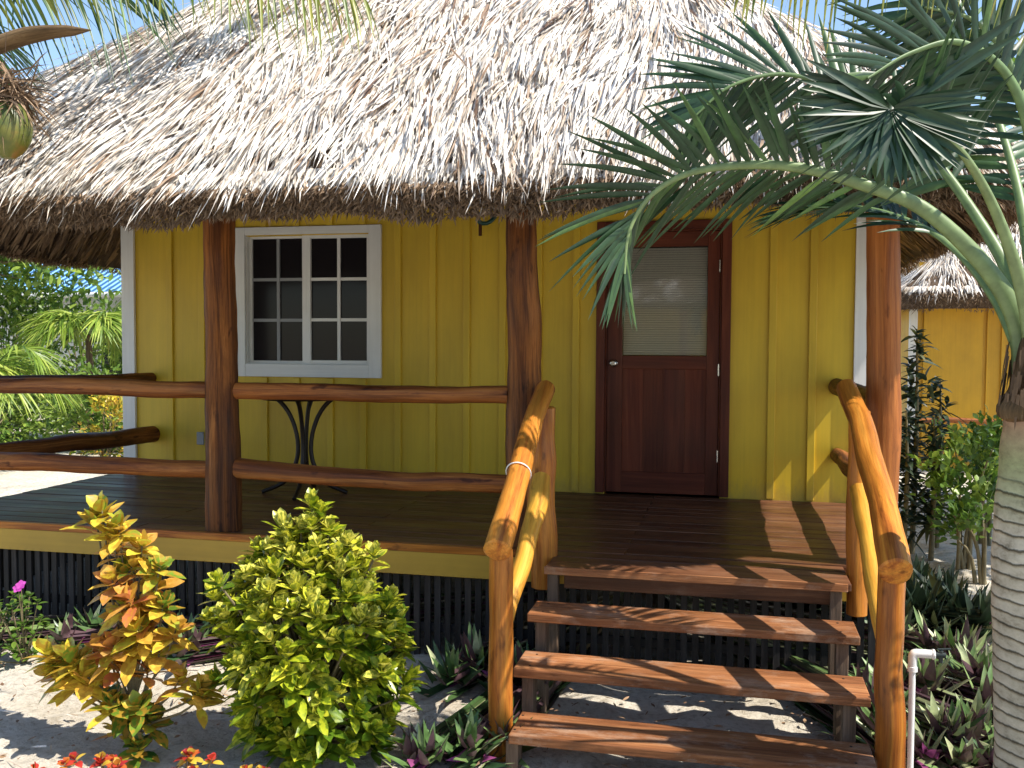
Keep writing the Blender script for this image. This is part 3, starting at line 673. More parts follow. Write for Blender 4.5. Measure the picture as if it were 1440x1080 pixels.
# ------------------------------------------------------------------ palms
def frond(parent, path, nl, ll, lw, mat='palm_leaf', r0=.04, t0=.22, ang=50, lift=.25, droop=.3, curve=.6, gap=None, pmat='petiole', name='frond', K=5, tipfan=False, flat=.65, vary0=.45, varyr=.35, hang=0., pdown=None):
    n = 60; P = spline(path, n); T, S, U = frames(P)
    mb = MB(); tube(mb, P, r0*(1-np.linspace(0, 1, n)**.5*.98)+.0035, 10, True, 0, rng.uniform(.2, .9), flat=flat)
    mb2 = MB()
    t = np.linspace(t0, .995, nl); 
    O = []; D = []; Uv = []; L = []
    for tt in t:
        i = min(n-1, int(tt*(n-1))); q = (tt-t0)/(1-t0)
        a = R(ang*(1-.62*q**2))
        ln = ll*(.45+.55*math.sin(math.pi*min(1, .12+.62*q)))*(1-.45*max(0, q-.7)/.3)
        for sg in (-1, 1):
            if gap and rng.uniform() < gap: continue
            aa = a+R(rng.normal(0, 5))
            lf = (lift if np.isscalar(lift) else lift[(sg+1)//2])+rng.normal(0, .10)
            d = T[i]*math.cos(aa)+S[i]*sg*math.sin(aa)*math.cos(lf)+U[i]*math.sin(aa)*math.sin(lf)
            d = d+np.array([0, 0, -hang])
            O.append(P[i]); D.append(d); Uv.append(U[i]*math.cos(lf)-S[i]*sg*math.sin(lf)+rng.normal(0, .12, 3)); L.append(ln*rng.uniform(.88, 1.08))
    O = np.array(O); n2 = len(O)
    blades(mb2, O, np.array(D), np.array(Uv), np.array(L), lw*rng.uniform(.8, 1.15, n2), droop*rng.uniform(.6, 1.4, n2), K, 'leaflet', .45, np.clip(vary0+varyr*rng.normal(0, .6, n2), 0, 1))
    fo = mb2.build(name, mat, parent)
    mb.build('leaf_stalk', pmat, fo)
    return fo

def big_palm():
    B = empty('palm_tree', (1.79, -3.66, 0)); tag(B, 'grey ringed palm with dark fronds arching over the steps, right foreground', 'palm tree')
    zs = np.linspace(-.1, 1.64, 80); 
    rr = np.interp(zs, [-.1, .1, .35, .6, .9, 1.1, 1.3, 1.42, 1.5, 1.64], [.165, .160, .163, .178, .190, .196, .188, .175, .170, .150])
    P = np.stack([1.785+.0*zs, -3.665+0*zs, zs], 1); P[:, 0] += .022+.012*np.sin(zs*2)
    saw = ((zs/.047) % 1); rr = rr*(1+.012*(saw-.5))
    mb = MB(); tube(mb, P, rr, 48, True, .02)
    G = np.concatenate(mb.v); mb.g = [G] ; mb.g = [v.copy() for v in mb.v]
    mb.build('trunk', 'palm_trunk', B)
    mb = MB(); tube(mb, spline([(1.785, -3.66, 1.60), (1.785, -3.66, 1.70), (1.785, -3.65, 1.80), (1.79, -3.64, 1.98)], 16), [.150, .156, .155, .145, .135, .125, .12, .115, .11, .105, .10, .095, .09, .08, .07, .06], 24, True, .06)
    mb.build('crownshaft', 'fibre', B)
    mb = MB(); m_ = 260; a = rng.uniform(0, 6.28, m_); z = rng.uniform(1.68, 1.88, m_); r_ = .158-.1*(z-1.6)
    blades(mb, np.stack([1.785+np.cos(a)*r_, -3.66+np.sin(a)*r_, z], 1), np.stack([np.cos(a)*.12, np.sin(a)*.12, -np.ones(m_)], 1), np.stack([np.cos(a), np.sin(a), 0*a], 1), rng.uniform(.05, .13, m_), .012, 0, 2, 'strip', 0, rng.uniform(0, .6, m_))
    mb.build('fibre', 'thatch_dark', B)
    F1 = [(1.745, -3.587, 1.68), (1.706, -3.588, 1.943), (1.583, -3.608, 2.153), (1.361, -3.649, 2.363), (1.142, -3.696, 2.453), (.923, -3.744, 2.513), (.718, -3.79, 2.525), (.515, -3.89, 2.486), (.377, -3.926, 2.402), (.303, -3.949, 2.272), (.288, -3.959, 2.116)]
    frond(B, F1, 50, .47, .028, r0=.052, t0=.36, ang=60, lift=(-.45, .80), droop=.10, varyr=.4)
    F2 = [(1.77, -3.633, 1.70), (1.696, -3.69, 2.031), (1.578, -3.808, 2.299), (1.431, -3.987, 2.48), (1.283, -4.172, 2.564), (1.16, -4.34, 2.572)]
    fo = frond(B, F2, 14, .42, .032, r0=.04, t0=.62, ang=60, lift=.1, droop=.2)
    # joined fan of leaflets at the end of that leaf
    mb = MB(); c0 = np.array((1.13, -4.38, 2.572)); rgt = np.array(r2); upv = np.array(u2); tow = -np.array(fw)
    A_ = np.concatenate([np.linspace(R(150), R(200), 17), np.linspace(R(203), R(262), 8), np.linspace(R(264), R(345), 17), np.linspace(R(348), R(375), 6), np.array([R(32), R(38), R(120), R(135)])])
    L_ = np.concatenate([np.linspace(.30, .29, 17), np.linspace(.27, .20, 8), np.linspace(.22, .27, 17), np.linspace(.28, .26, 6), np.array([.46, .5, .2, .22])])
    A_ = A_[:-2]; L_ = L_[:-2]; D_ = np.cos(A_)[:, None]*rgt+np.sin(A_)[:, None]*upv+tow*rng.uniform(.05, .25, len(A_))[:, None]
    blades(mb, np.repeat(c0[None], len(A_), 0)+D_*.01, D_, tow+rng.normal(0, .15, (len(A_), 3)), L_, np.where(A_ < R(205), .042, .036), .05, 5, 'leaflet', .45, rng.uniform(.15, .5, len(A_)))
    mb.build('leaf_fan', 'palm_leaf', fo)
    F3 = [(1.798, -3.47, 1.75), (1.743, -3.367, 2.101), (1.626, -3.227, 2.398), (1.444, -3.154, 2.678), (1.193, -3.098, 2.909), (.901, -3.057, 3.042), (.659, -3.115, 2.994), (.494, -3.16, 2.853)]
    frond(B, F3, 42, .50, .034, t0=.36, ang=60, lift=(.2, .8), droop=.12)
    F4 = [(1.809, -3.519, 1.75), (1.795, -3.405, 2.153), (1.779, -3.184, 2.572), (1.696, -2.978, 3.003), (1.554, -2.789, 3.376), (1.317, -2.729, 3.638)]
    frond(B, F4, 38, .50, .034, t0=.35, ang=58, lift=.4, droop=.2, vary0=.6)
    F5 = [(1.822, -3.516, 1.75), (1.829, -3.496, 2.225), (1.758, -3.495, 2.625), (1.675, -3.501, 2.918), (1.543, -3.524, 3.078), (1.341, -3.672, 3.095)]
    frond(B, F5, 28, .44, .028, t0=.42, ang=58, lift=.35, droop=.2)
    F6 = [(1.834, -3.512, 1.75), (1.89, -3.47, 2.492), (1.812, -3.51, 3.141), (1.589, -3.601, 3.407), (1.276, -3.723, 3.435), (.949, -3.855, 3.335), (.681, -3.975, 3.188)]
    frond(B, F6, 46, .33, .017, 'palm_leaf_yellow', t0=.35, ang=70, lift=-.5, droop=.4, hang=.9)
    F7 = [(1.77, -3.529, 1.75), (1.689, -3.331, 2.047), (1.537, -3.15, 2.293), (1.335, -2.984, 2.437), (1.143, -2.82, 2.496), (.926, -2.769, 2.476)]
    frond(B, F7, 30, .42, .032, t0=.45, ang=50, lift=.2, droop=.15)
    F8 = [(1.801, -3.521, 1.812), (1.764, -3.614, 2.215), (1.698, -3.716, 2.583), (1.595, -3.781, 2.808), (1.424, -3.867, 2.903), (1.249, -3.961, 2.85), (1.103, -4.051, 2.751)]
    frond(B, F8, 26, .42, .028, t0=.42, ang=60, lift=.35, droop=.12, vary0=.35)
    for az, el, ln in ((-20, 45, 1.7), (-75, 60, 1.6)):
        a = R(az); d = np.array([math.cos(a), math.sin(a), 0]); P = []
        for q in np.linspace(0, 1, 7):
            P.append(np.array([1.79, -3.64, 1.78])+d*ln*.75*q**1.15+np.array([0, 0, ln*(math.sin(R(el))*q*1.15-.75*q*q)]))
        frond(B, P, 46, .5, .035, t0=.28, ang=58, lift=.3, droop=.35)
big_palm()

def lathe_log(mb, c, r, z0, z1): tube(mb, [(c[0], c[1], z0), (c[0], c[1], z1)], r, 20)
def coconut_palm():
    B = empty('coconut_palm', (-3.35, -4.05, 0)); tag(B, 'coconut palm with a ripening nut hanging beside the thatch, at the upper left edge', 'palm tree')
    mb = MB(); P = spline([(-3.35, -4.05, -.1), (-3.3, -4.05, 1.0), (-3.12, -4.02, 2.0), (-2.95, -4.0, 2.75)], 40)
    tube(mb, P, np.linspace(.15, .11, 40)*(1+.02*np.sin(np.arange(40)*1.9)), 24, True, .03); mb.build('trunk', 'stringer_wood', B)
    c0 = (-2.92, -3.96, 2.75)
    CL = [c0, (-2.477, -3.814, 3.40), (-2.116, -3.721, 3.66), (-1.634, -3.716, 3.62), (-1.171, -3.719, 3.45), (-.784, -3.741, 3.26)]
    frond(B, CL, 56, .36, .015, 'palm_leaf_yellow', t0=.2, ang=70, lift=-.5, droop=.4, hang=.9, vary0=.3, gap=.25)
    CL2 = [c0, (-2.795, -3.8, 3.194), (-2.561, -3.63, 3.487), (-2.31, -3.466, 3.559), (-1.951, -3.387, 3.494)]
    frond(B, CL2, 34, .40, .013, t0=.2, ang=65, lift=-.4, droop=.5, hang=.9, vary0=.6)
    for az, el, ln in ((150, 60, 2.4), (200, 50, 2.4), (235, 55, 2.0), (120, 70, 2.2)):
        a = R(az); d = np.array([math.cos(a), math.sin(a), 0])
        P = [np.array(c0)+d*ln*.8*q**1.1+np.array([0, 0, ln*(math.sin(R(el))*q*1.2-.8*q*q)]) for q in np.linspace(0, 1, 7)]
        frond(B, P, 50, .55, .03, 'palm_leaf', t0=.2, ang=60, lift=-.1, droop=.5, vary0=.7)
    for P in ([c0, (-2.95, -3.4, 3.8), (-2.9, -2.6, 4.7), (-2.95, -1.6, 5.2), (-3.2, -.6, 5.1)], [c0, (-3.1, -3.5, 3.9), (-3.5, -2.6, 4.9), (-3.8, -1.6, 5.3), (-4.1, -.7, 5.1)], [c0, (-2.7, -3.7, 3.9), (-2.4, -3.0, 4.8), (-2.0, -2.2, 5.3), (-1.7, -1.5, 5.3)]):  # high fronds out of view, added to shade the left roof
        frond(B, P, 64, .62, .026, 'palm_leaf', r0=.03, t0=.3, ang=62, lift=-.1, droop=.35, vary0=.7)
    # spathe, nut and its stalk
    mb = MB(); tube(mb, spline([(-2.93, -4.0, 2.80), (-2.6, -4.03, 2.98), (-2.33, -4.0, 3.095), (-2.15, -3.96, 3.145), (-1.95, -3.92, 3.155)], 20), np.interp(np.linspace(0, 1, 20), [0, .3, .7, .9, 1], [.02, .05, .052, .035, .004]), 12, True, .05, flat=.5); mb.build('spathe', 'fibre', B)
    mb = MB(); tube(mb, spline([(-2.9, -4.0, 2.78), (-2.6, -4.03, 2.98), (-2.38, -4.02, 2.97), (-2.29, -4.01, 2.86)], 16), .014, 8); mb.build('nut_stalk', 'petiole', B)
    q = np.linspace(0, 1, 14); mb = MB(); P = np.stack([-2.285+0*q, -4.01+0*q, 2.86-.235*q], 1)
    tube(mb, P, .098*np.sqrt(np.clip(np.sin(np.pi*(q*.94+.03)), 0.02, 1)), 24, True, .02); mb.build('coconut', 'coconut_skin', B)
    mb = MB(); m_ = 520; a = rng.uniform(0, 6.28, m_)
    blades(mb, np.stack([-2.30+rng.normal(0, .045, m_), -4.01+rng.normal(0, .045, m_), 2.88+rng.normal(0, .05, m_)], 1), np.stack([np.cos(a)*.9, np.sin(a)*.9, rng.normal(-.2, .7, m_)], 1), rng.normal(0, 1, (m_, 3)), rng.uniform(.06, .22, m_), .007, .2, 3, 'strip', 0, rng.uniform(0, 1, m_))
    mb.build('dry_flower_stalk', 'thatch_dark', B)
coconut_palm()

def small_palm(loc, h, n, ll, label, mat='garden_palm_leaf', rl=1.3, group=None, r=.06):
    x, y, z = loc
    B = empty('palm_tree', loc); tag(B, label, 'palm tree', group)
    mb = MB(); tube(mb, [(x, y, z-.1), (x+.02, y, z+h*.5), (x, y, z+h)], [r*1.2, r, r*.9], 12, True, .05); mb.build('trunk', 'stringer_wood', B)
    for k in range(n):
        a = 2*math.pi*k/n+rng.normal(0, .2); el = rng.uniform(.5, 1.25); L = rl*rng.uniform(.8, 1.1); d = np.array([math.cos(a), math.sin(a), 0])
        P = [np.array([x, y, z+h])+d*L*.8*q*math.cos(el*.6)+np.array([0, 0, L*(math.sin(el)*q-.75*q*q)]) for q in np.linspace(0, 1, 6)]
        frond(B, P, 26, ll, .04, mat, r0=.015, t0=.15, ang=55, lift=.2, droop=.4, K=3, vary0=.5, varyr=.5)
    return B
small_palm((-10.9, 8.0, 0), 1.95, 20, .7, 'small light green palm with thin trunk, seen beside the cottage corner at the left', rl=1.35)
small_palm((-9.7, 4.2, 0), 1.3, 18, .7, 'low bright palm at the left edge, behind the porch rail', rl=1.5)
small_palm((-12.3, 13, 0), 3.0, 12, .7, 'darker palm rising behind the small palm, under the eave', 'shrub_leaf', rl=1.5)

# ------------------------------------------------------------------ shrubs
def rosette(mb, c, up_, n, L, W, open_, va, prof='ellipse', fold=.25, droop=.15, K=4, vj=.1):
    c = np.array(c, float); u = np.array(up_, float); u /= np.linalg.norm(u)
    a = np.cross(u, (0.31, .9, .2)); a /= np.linalg.norm(a); b_ = np.cross(u, a)
    k = np.arange(n); th = k*2.399+rng.uniform(0, 6); q = k/max(1, n-1)
    el = open_[0]+(open_[1]-open_[0])*q        # angle from the axis
    D = np.cos(el)[:, None]*u+np.sin(el)[:, None]*(np.cos(th)[:, None]*a+np.sin(th)[:, None]*b_)
    D += rng.normal(0, .09, D.shape)
    O = c-u[None]*(q*L*.45)[:, None]
    Ln = L*(.7+.4*q)*rng.uniform(.85, 1.1, n)
    blades(mb, O, D, u-D*.3+rng.normal(0, .1, (n, 3)), Ln, W*rng.uniform(.85, 1.1, n), droop, K, prof, fold, np.clip((va[0]+(va[1]-va[0])*q)+rng.normal(0, vj, n), 0, 1))

def croton():
    B = empty('croton_bush', (-1.15, -3.5, 0)); tag(B, 'dense rounded croton bush with yellow and green speckled leaves, in front of the porch', 'bush')
    lv = MB(); st = MB()
    n = 0; C0 = np.array([-1.155, -3.5, .55])
    cent = []
    tries = 0
    while len(cent) < 290 and tries < 20000:
        tries += 1
        z = rng.uniform(.06, 1.06)
        # silhouette: half-width at height z
        wz = np.interp(z, [.0, .15, .35, .6, .8, .95, 1.08], [.27, .36, .43, .44, .34, .17, .06])
        off = np.interp(z, [.0, .5, .8, 1.08], [.05, .01, -.01, .0])
        a = rng.uniform(0, 2*math.pi); rr = wz*math.sqrt(rng.uniform(.35, 1))
        p = np.array([C0[0]+off+rr*math.cos(a), C0[1]+rr*math.sin(a)*.9, z])
        if all(np.linalg.norm(p-q) > .052 for q in cent): cent.append(p)
    for q in range(9):
        a = rng.uniform(-3.4, .3); cent.append(np.array([C0[0]+.47*math.cos(a)*rng.uniform(.8, 1), C0[1]+.4*math.sin(a), rng.uniform(.35, .85)]))
    cent += [np.array([-1.16, -3.5, 1.14]), np.array([-1.12, -3.5, 1.10]), np.array([-1.30, -3.5, 1.03]), np.array([-.98, -3.52, .98]), np.array([-1.42, -3.52, .93]), np.array([-.86, -3.5, .93])]
    for p in cent:
        o_ = p-np.array([C0[0], C0[1], .35]); outn = o_/np.linalg.norm(o_); outn[2] = abs(outn[2])
        u = outn*.75+np.array([0, 0, .85])+rng.normal(0, .15, 3)
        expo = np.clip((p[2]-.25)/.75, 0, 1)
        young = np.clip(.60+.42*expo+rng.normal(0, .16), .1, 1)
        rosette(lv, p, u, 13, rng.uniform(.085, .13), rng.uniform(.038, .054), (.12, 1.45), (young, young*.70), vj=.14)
        st_p = np.array([C0[0]+(p[0]-C0[0])*.3, C0[1]+(p[1]-C0[1])*.3, p[2]*.45])
        tube(st, spline([(C0[0]+rng.normal(0, .04), C0[1]+rng.normal(0, .04), -.03), st_p, p-u/np.linalg.norm(u)*.03], 6), [.011, .01, .009, .008, .006, .005], 5, False)
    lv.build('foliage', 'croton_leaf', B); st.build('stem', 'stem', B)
    # the red and yellow one
    B = empty('croton_bush', (-1.98, -3.7, 0)); tag(B, 'tall loose croton with yellow, orange and red leaves, left of the dense yellow-green bush', 'bush')
    lv = MB(); st = MB()
    tips = [((-2.09, -3.7, 1.10), .14, (.2, .5)), ((-1.99, -3.72, 1.04), .12, (.3, .45)), ((-1.90, -3.68, .95), .12, (.45, .5)), ((-2.02, -3.7, .93), .12, (.55, .7)), ((-1.98, -3.7, .82), .12, (.3, .6)), ((-1.80, -3.7, .86), .11, (.15, .3)),
            ((-1.85, -3.66, .77), .12, (.3, .7)), ((-1.77, -3.72, .70), .12, (.2, .35)), ((-1.95, -3.74, .70), .12, (.1, .6)), ((-1.88, -3.7, .66), .12, (.8, .7)), ((-2.03, -3.68, .62), .11, (.8, .6)), ((-1.92, -3.75, .52), .14, (.42, .5)), ((-1.79, -3.72, .49), .14, (.42, .5)),
            ((-1.86, -3.72, .58), .12, (.5, .5)), ((-1.72, -3.7, .58), .12, (.5, .45)), ((-2.28, -3.72, .42), .14, (.4, .5)), ((-2.17, -3.72, .40), .14, (.42, .48)), ((-2.36, -3.7, .33), .13, (.45, .5)), ((-2.23, -3.75, .32), .14, (.5, .45)), ((-2.10, -3.72, .28), .13, (.5, .35)),
            ((-1.98, -3.72, .42), .12, (.7, .8)), ((-1.86, -3.70, .40), .12, (.6, .75)), ((-1.70, -3.7, .36), .12, (.45, .5)), ((-1.58, -3.72, .34), .13, (.42, .46)), ((-1.60, -3.70, .28), .11, (.5, .45)), ((-1.95, -3.74, .22), .13, (.05, .1)), ((-1.84, -3.7, .16), .13, (.02, .1)), ((-2.02, -3.7, .12), .12, (.05, .6)), ((-1.88, -3.76, .06), .12, (.05, .1)), ((-1.98, -3.8, .27), .13, (.05, .3)), ((-1.86, -3.78, .25), .12, (.1, .1)), ((-2.06, -3.7, .45), .12, (.75, .6)), ((-1.93, -3.7, .60), .13, (.75, .6)), ((-1.84, -3.72, .68), .12, (.6, .7)), ((-1.97, -3.80, .52), .13, (.8, .85)), ((-2.05, -3.77, .50), .12, (.78, .6)), ((-1.90, -3.79, .74), .12, (.75, .8)), ((-2.0, -3.76, .80), .12, (.6, .8)), ((-2.3, -3.7, .38), .14, (.4, .5)), ((-2.2, -3.78, .44), .15, (.42, .45)), ((-2.12, -3.78, .36), .15, (.4, .45)), ((-2.34, -3.76, .44), .14, (.4, .42)), ((-1.86, -3.78, .60), .15, (.42, .5)), ((-2.12, -3.7, 1.06), .14, (.2, .4)), ((-2.02, -3.72, 1.0), .12, (.45, .5)), ((-1.93, -3.7, .87), .12, (.6, .35))]
    for p, L, va in tips:
        p = np.array(p); u = np.array([(p[0]+1.93)*.9, (p[1]+3.7)-.12, .8])+rng.normal(0, .15, 3)
        rosette(lv, p, u, 12, L*1.0, L*.52, (.35, 1.7), va, vj=.12)
        tube(st, spline([(-1.94+rng.normal(0, .008), -3.7, -.03), (-1.94+(p[0]+1.94)*.12, -3.7, p[2]*.4), (-1.94+(p[0]+1.94)*.7, -3.7, p[2]*.72), p], 10), np.linspace(.008, .004, 10), 6, False, c=.3)
    lv.build('foliage', 'croton_red_leaf', B); st.build('stem', 'stem', B)
croton()

def oyster(name, loc, n, L, W, label, seeds=1, spread=.12, mat='oyster_leaf', cat='plant', group=None, vr=.45):
    B = empty(name, loc); tag(B, label, cat, group)
    mb = MB(); 
    for s_ in range(seeds):
        c = np.array(loc)+np.array([rng.normal(0, spread), rng.normal(0, spread), rng.uniform(0, .05)])*(seeds > 1)
        u = np.array([rng.normal(0, .2), rng.normal(0, .2)-.1, 1])
        rosette(mb, c+np.array([0, 0, .05]), u, n, L*rng.uniform(.75, .95), W*1.3, (.08, .96), (vr+.25, vr-.1), 'sword', .3, .14, 5, .25)
    mb.build('foliage', mat, B)
    if seeds > 2:
        mb = MB(); c = np.array(loc)+np.array([0, -.05, .08]); rosette(mb, c, (0, -.5, 1), 4, L*.38, W*1.1, (.3, 1.2), (.4, .9), 'sword', .4, .1, 4, .2); mb.build('bract', 'magenta_leaf', B)
    return B
ol = 'spiky green and purple oyster plant '
G1 = 'oyster plants round the porch'
oyster('oyster_plant', (-.72, -2.62, 0), 15, .44, .045, ol+'against the dark skirting, right of the dense bush', 4, .09, group=G1)
oyster('oyster_plant', (-.47, -2.60, 0), 15, .46, .045, ol+'behind the left newel post of the steps', 4, .07, group=G1)
oyster('oyster_plant', (-.42, -3.45, -.02), 14, .34, .040, ol+'at the foot of the left newel post', 4, .06, group=G1)
oyster('oyster_plant', (-.62, -3.58, -.05), 14, .32, .038, ol+'left of steps, cut by picture edge', 3, .06, group=G1)
oyster('oyster_plant', (-3.12, -2.55, 0), 15, .34, .045, ol+'with a magenta heart, left of the tall red croton', 4, .10, group=G1)
oyster('oyster_plant', (-2.35, -2.5, 0), 15, .34, .045, ol+'in the gap between the two crotons', 4, .08, group=G1)
oyster('oyster_plant', (-3.75, -2.55, 0), 14, .3, .042, ol+'behind the pink flowers at the left edge', 3, .09, group=G1)
oyster('oyster_plant', (1.30, -2.72, 0), 14, .50, .036, ol+'between treads and right newel post', 3, .04, group=G1)
oyster('oyster_plant', (1.36, -3.02, 0), 13, .40, .034, ol+'low beside the bottom tread at the right', 2, .03, group=G1)
for i, (x, y, s_, L, lab) in enumerate([(1.62, -2.35, 5, .42, 'behind the white pipe'), (1.95, -2.25, 5, .44, 'between white pipe and ringed trunk'), (1.68, -2.85, 5, .36, 'right of the white pipe, the nearest clump'),
        (1.52, -3.08, 3, .26, 'at the foot of the white pipe'), (2.15, -2.7, 5, .4, 'behind the palm trunk'), (1.80, -3.12, 4, .26, 'low in front of the palm trunk base'), (1.9, -1.75, 4, .44, 'farther back, where the sun still reaches'), (1.62, -1.6, 4, .45, 'close to the right porch post')]):
    oyster('oyster_plant', (x, y, 0), 16, L*1.12, .045, ol+lab, s_, .10, group=G1, vr=.68)
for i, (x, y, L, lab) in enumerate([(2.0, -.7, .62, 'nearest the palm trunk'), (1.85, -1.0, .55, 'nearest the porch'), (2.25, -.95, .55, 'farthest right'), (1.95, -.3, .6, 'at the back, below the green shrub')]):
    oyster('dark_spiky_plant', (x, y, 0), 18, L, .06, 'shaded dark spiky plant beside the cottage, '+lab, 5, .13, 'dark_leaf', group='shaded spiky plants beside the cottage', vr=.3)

def periwinkle(loc, fl, label):
    x, y, z = loc; B = empty('periwinkle', loc); tag(B, label, 'flower', 'periwinkles at the left edge')
    lv = MB(); st = MB()
    for k in range(26):
        p = np.array(loc)+np.array([rng.normal(0, .08), rng.normal(0, .08), rng.uniform(.04, .40)])
        rosette(lv, p, (0, -.1, 1), 7, .055, .03, (.7, 1.6), (.3, .5)); tube(st, [(x, y, z), (x+(p[0]-x)*.6, y+(p[1]-y)*.6, p[2]*.6), p], .004, 4, False)
    lv.build('foliage', 'shrub_leaf', B); st.build('stem', 'stem', B)
    for p in fl:
        mb = MB(); k = np.arange(5)*2*math.pi/5; u = np.array([.1, -.75, .65]); u /= np.linalg.norm(u); a = np.cross(u, (0, 0, 1)); a /= np.linalg.norm(a); b_ = np.cross(u, a)
        D = np.cos(k)[:, None]*a+np.sin(k)[:, None]*b_+u*.12
        blades(mb, np.repeat(np.array(p)[None], 5, 0), D, np.repeat(u[None], 5, 0), .032, .028, 0, 4, 'ellipse', .1, rng.uniform(.3, 1, 5)); mb.build('flower', 'petal', B)
        mb = MB(); tube(mb, [np.array(loc)+(0, 0, .1), (np.array(loc)+np.array(p))/2+(0, 0, .06), np.array(p)-u*.004], .003, 4, False); mb.build('stem', 'stem', B)
periwinkle((-3.27, -2.8, 0), [(-3.235, -2.86, .475), (-3.245, -2.87, .46)], 'leafy periwinkle with one magenta flower held above the others')
periwinkle((-3.48, -2.85, 0), [(-3.43, -2.95, .17), (-3.41, -2.95, .05), (-3.44, -2.9, .20)], 'low periwinkle with small pink flowers, cut by the left edge')

def red_plants():
    for i, (x, y, s_, lab) in enumerate([(-1.88, -4.30, 2, 'leftmost'), (-1.69, -4.22, 4, 'second from left'), (-1.36, -4.2, 5, 'third from left, the widest'), (-1.10, -4.2, 3, 'rightmost')]):
        B = empty('red_coleus', (x, y, 0)); tag(B, 'low red and yellow leaved plant at the picture bottom, '+lab, 'plant', 'red leaved plants along the bottom')
        mb = MB(); st = MB()
        for k in range(s_*2):
            p = np.array([x+rng.normal(0, .05), y+rng.normal(0, .05), rng.uniform(.12, .245)]); rosette(mb, p, (rng.normal(0, .2), -.2, 1), 8, .05, .028, (.2, 1.5), (.5, .7), vj=.35, droop=.3)
            tube(st, [(x, y, -.02), (x+(p[0]-x)*.6, y, p[2]*.5), p], .004, 4, False)
        mb.build('foliage', 'red_leaf', B); st.build('stem', 'stem', B)
red_plants()

def leafy(name, loc, rx, ry, h, n, L, W, mat, label, cat='shrub', group=None, trunk=True, zlow=.0, prof='ellipse', seed=0, va=(.2, .9)):
    x, y, z = loc; B = empty(name, loc); tag(B, label, cat, group)
    # clumps of leaves on a handful of limbs
    k = max(6, n//90); a = rng.uniform(0, 6.28, k); rr = np.sqrt(rng.uniform(0, 1, k)); zz = rng.uniform(zlow, 1, k)
    wz = np.sqrt(np.clip(1-((zz-.45)/.6)**2, .1, 1))
    C = np.stack([x+np.cos(a)*rr*rx*wz, y+np.sin(a)*rr*ry*wz, z+zz*h], 1)
    idx = rng.integers(0, k, n); sg = min(rx, h)*.22
    O = C[idx]+rng.normal(0, sg, (n, 3)); O[:, 2] = np.abs(O[:, 2]-z)+z
    o_ = O-np.array([x, y, z+h*.3]); o_ /= np.linalg.norm(o_, axis=1)[:, None]
    D = o_+rng.normal(0, .6, (n, 3)); U = np.array([0, 0, 1.])+rng.normal(0, .5, (n, 3))
    cv = rng.uniform(va[0], va[1], k)[idx]+rng.normal(0, .12, n)
    mb = MB(); blades(mb, O, D, U, L*rng.uniform(.7, 1.2, n), W*rng.uniform(.8, 1.1, n), .15, 3, prof, .2, np.clip(cv, 0, 1)); mb.build('foliage', mat, B)
    st = MB()
    for c in C[:min(k, 24)]:
        tube(st, spline([(x+rng.normal(0, .03), y, z-.05), (x+(c[0]-x)*.4, y+(c[1]-y)*.4, z+(c[2]-z)*.6), c], 6), np.linspace(.02*max(1, h/2), .004, 6), 5, False)
    st.build('stem', 'stem', B)
    return B

# right side, between the two cottages
B = empty('spiky_shrub', (2.55, 2.6, 0)); tag(B, 'tall dark narrow shrub with stiff leaves in tiers, beside the second cottage', 'shrub')
mb = MB(); st = MB()
for (x, y, h, w_) in ((2.24, 1.5, 2.0, .36), (2.50, 1.8, 1.55, .36), (2.12, 1.2, 1.3, .32), (2.36, 1.3, 1.25, .32)):
    tube(st, [(x, y, -.05), (x+.02, y, h*.6), (x, y, h)], [.025, .018, .006], 6, False)
    for z in np.arange(.35, h, .065): rosette(mb, (x+rng.normal(0, .03), y+rng.normal(0, .03), z), (rng.normal(0, .25), rng.normal(0, .25), 1), 9, w_*rng.uniform(.5, .95)*(1.0-.4*z/h), .05, (.7, 1.75), (.1, .7), 'leaflet', .3, .3, 4, .25)
mb.build('foliage', 'dark_leaf', B); st.build('stem', 'stem', B)
leafy('garden_shrub', (2.55, 1.0, 0), .36, .4, 1.2, 760, .085, .045, 'shrub_leaf', 'bright green shrub lit from above, between the cottages', zlow=.5, va=(.2, .8))
leafy('garden_shrub', (3.0, 2.2, 0), .35, .4, 1.1, 600, .09, .05, 'shrub_leaf', 'green shrub behind the palm trunk, at the second cottage wall', zlow=.3)
leafy('garden_shrub', (2.62, .6, 0), .3, .3, .7, 260, .08, .05, 'shrub_leaf', 'small thin shrub on bare sand beside the palm trunk', zlow=.35)

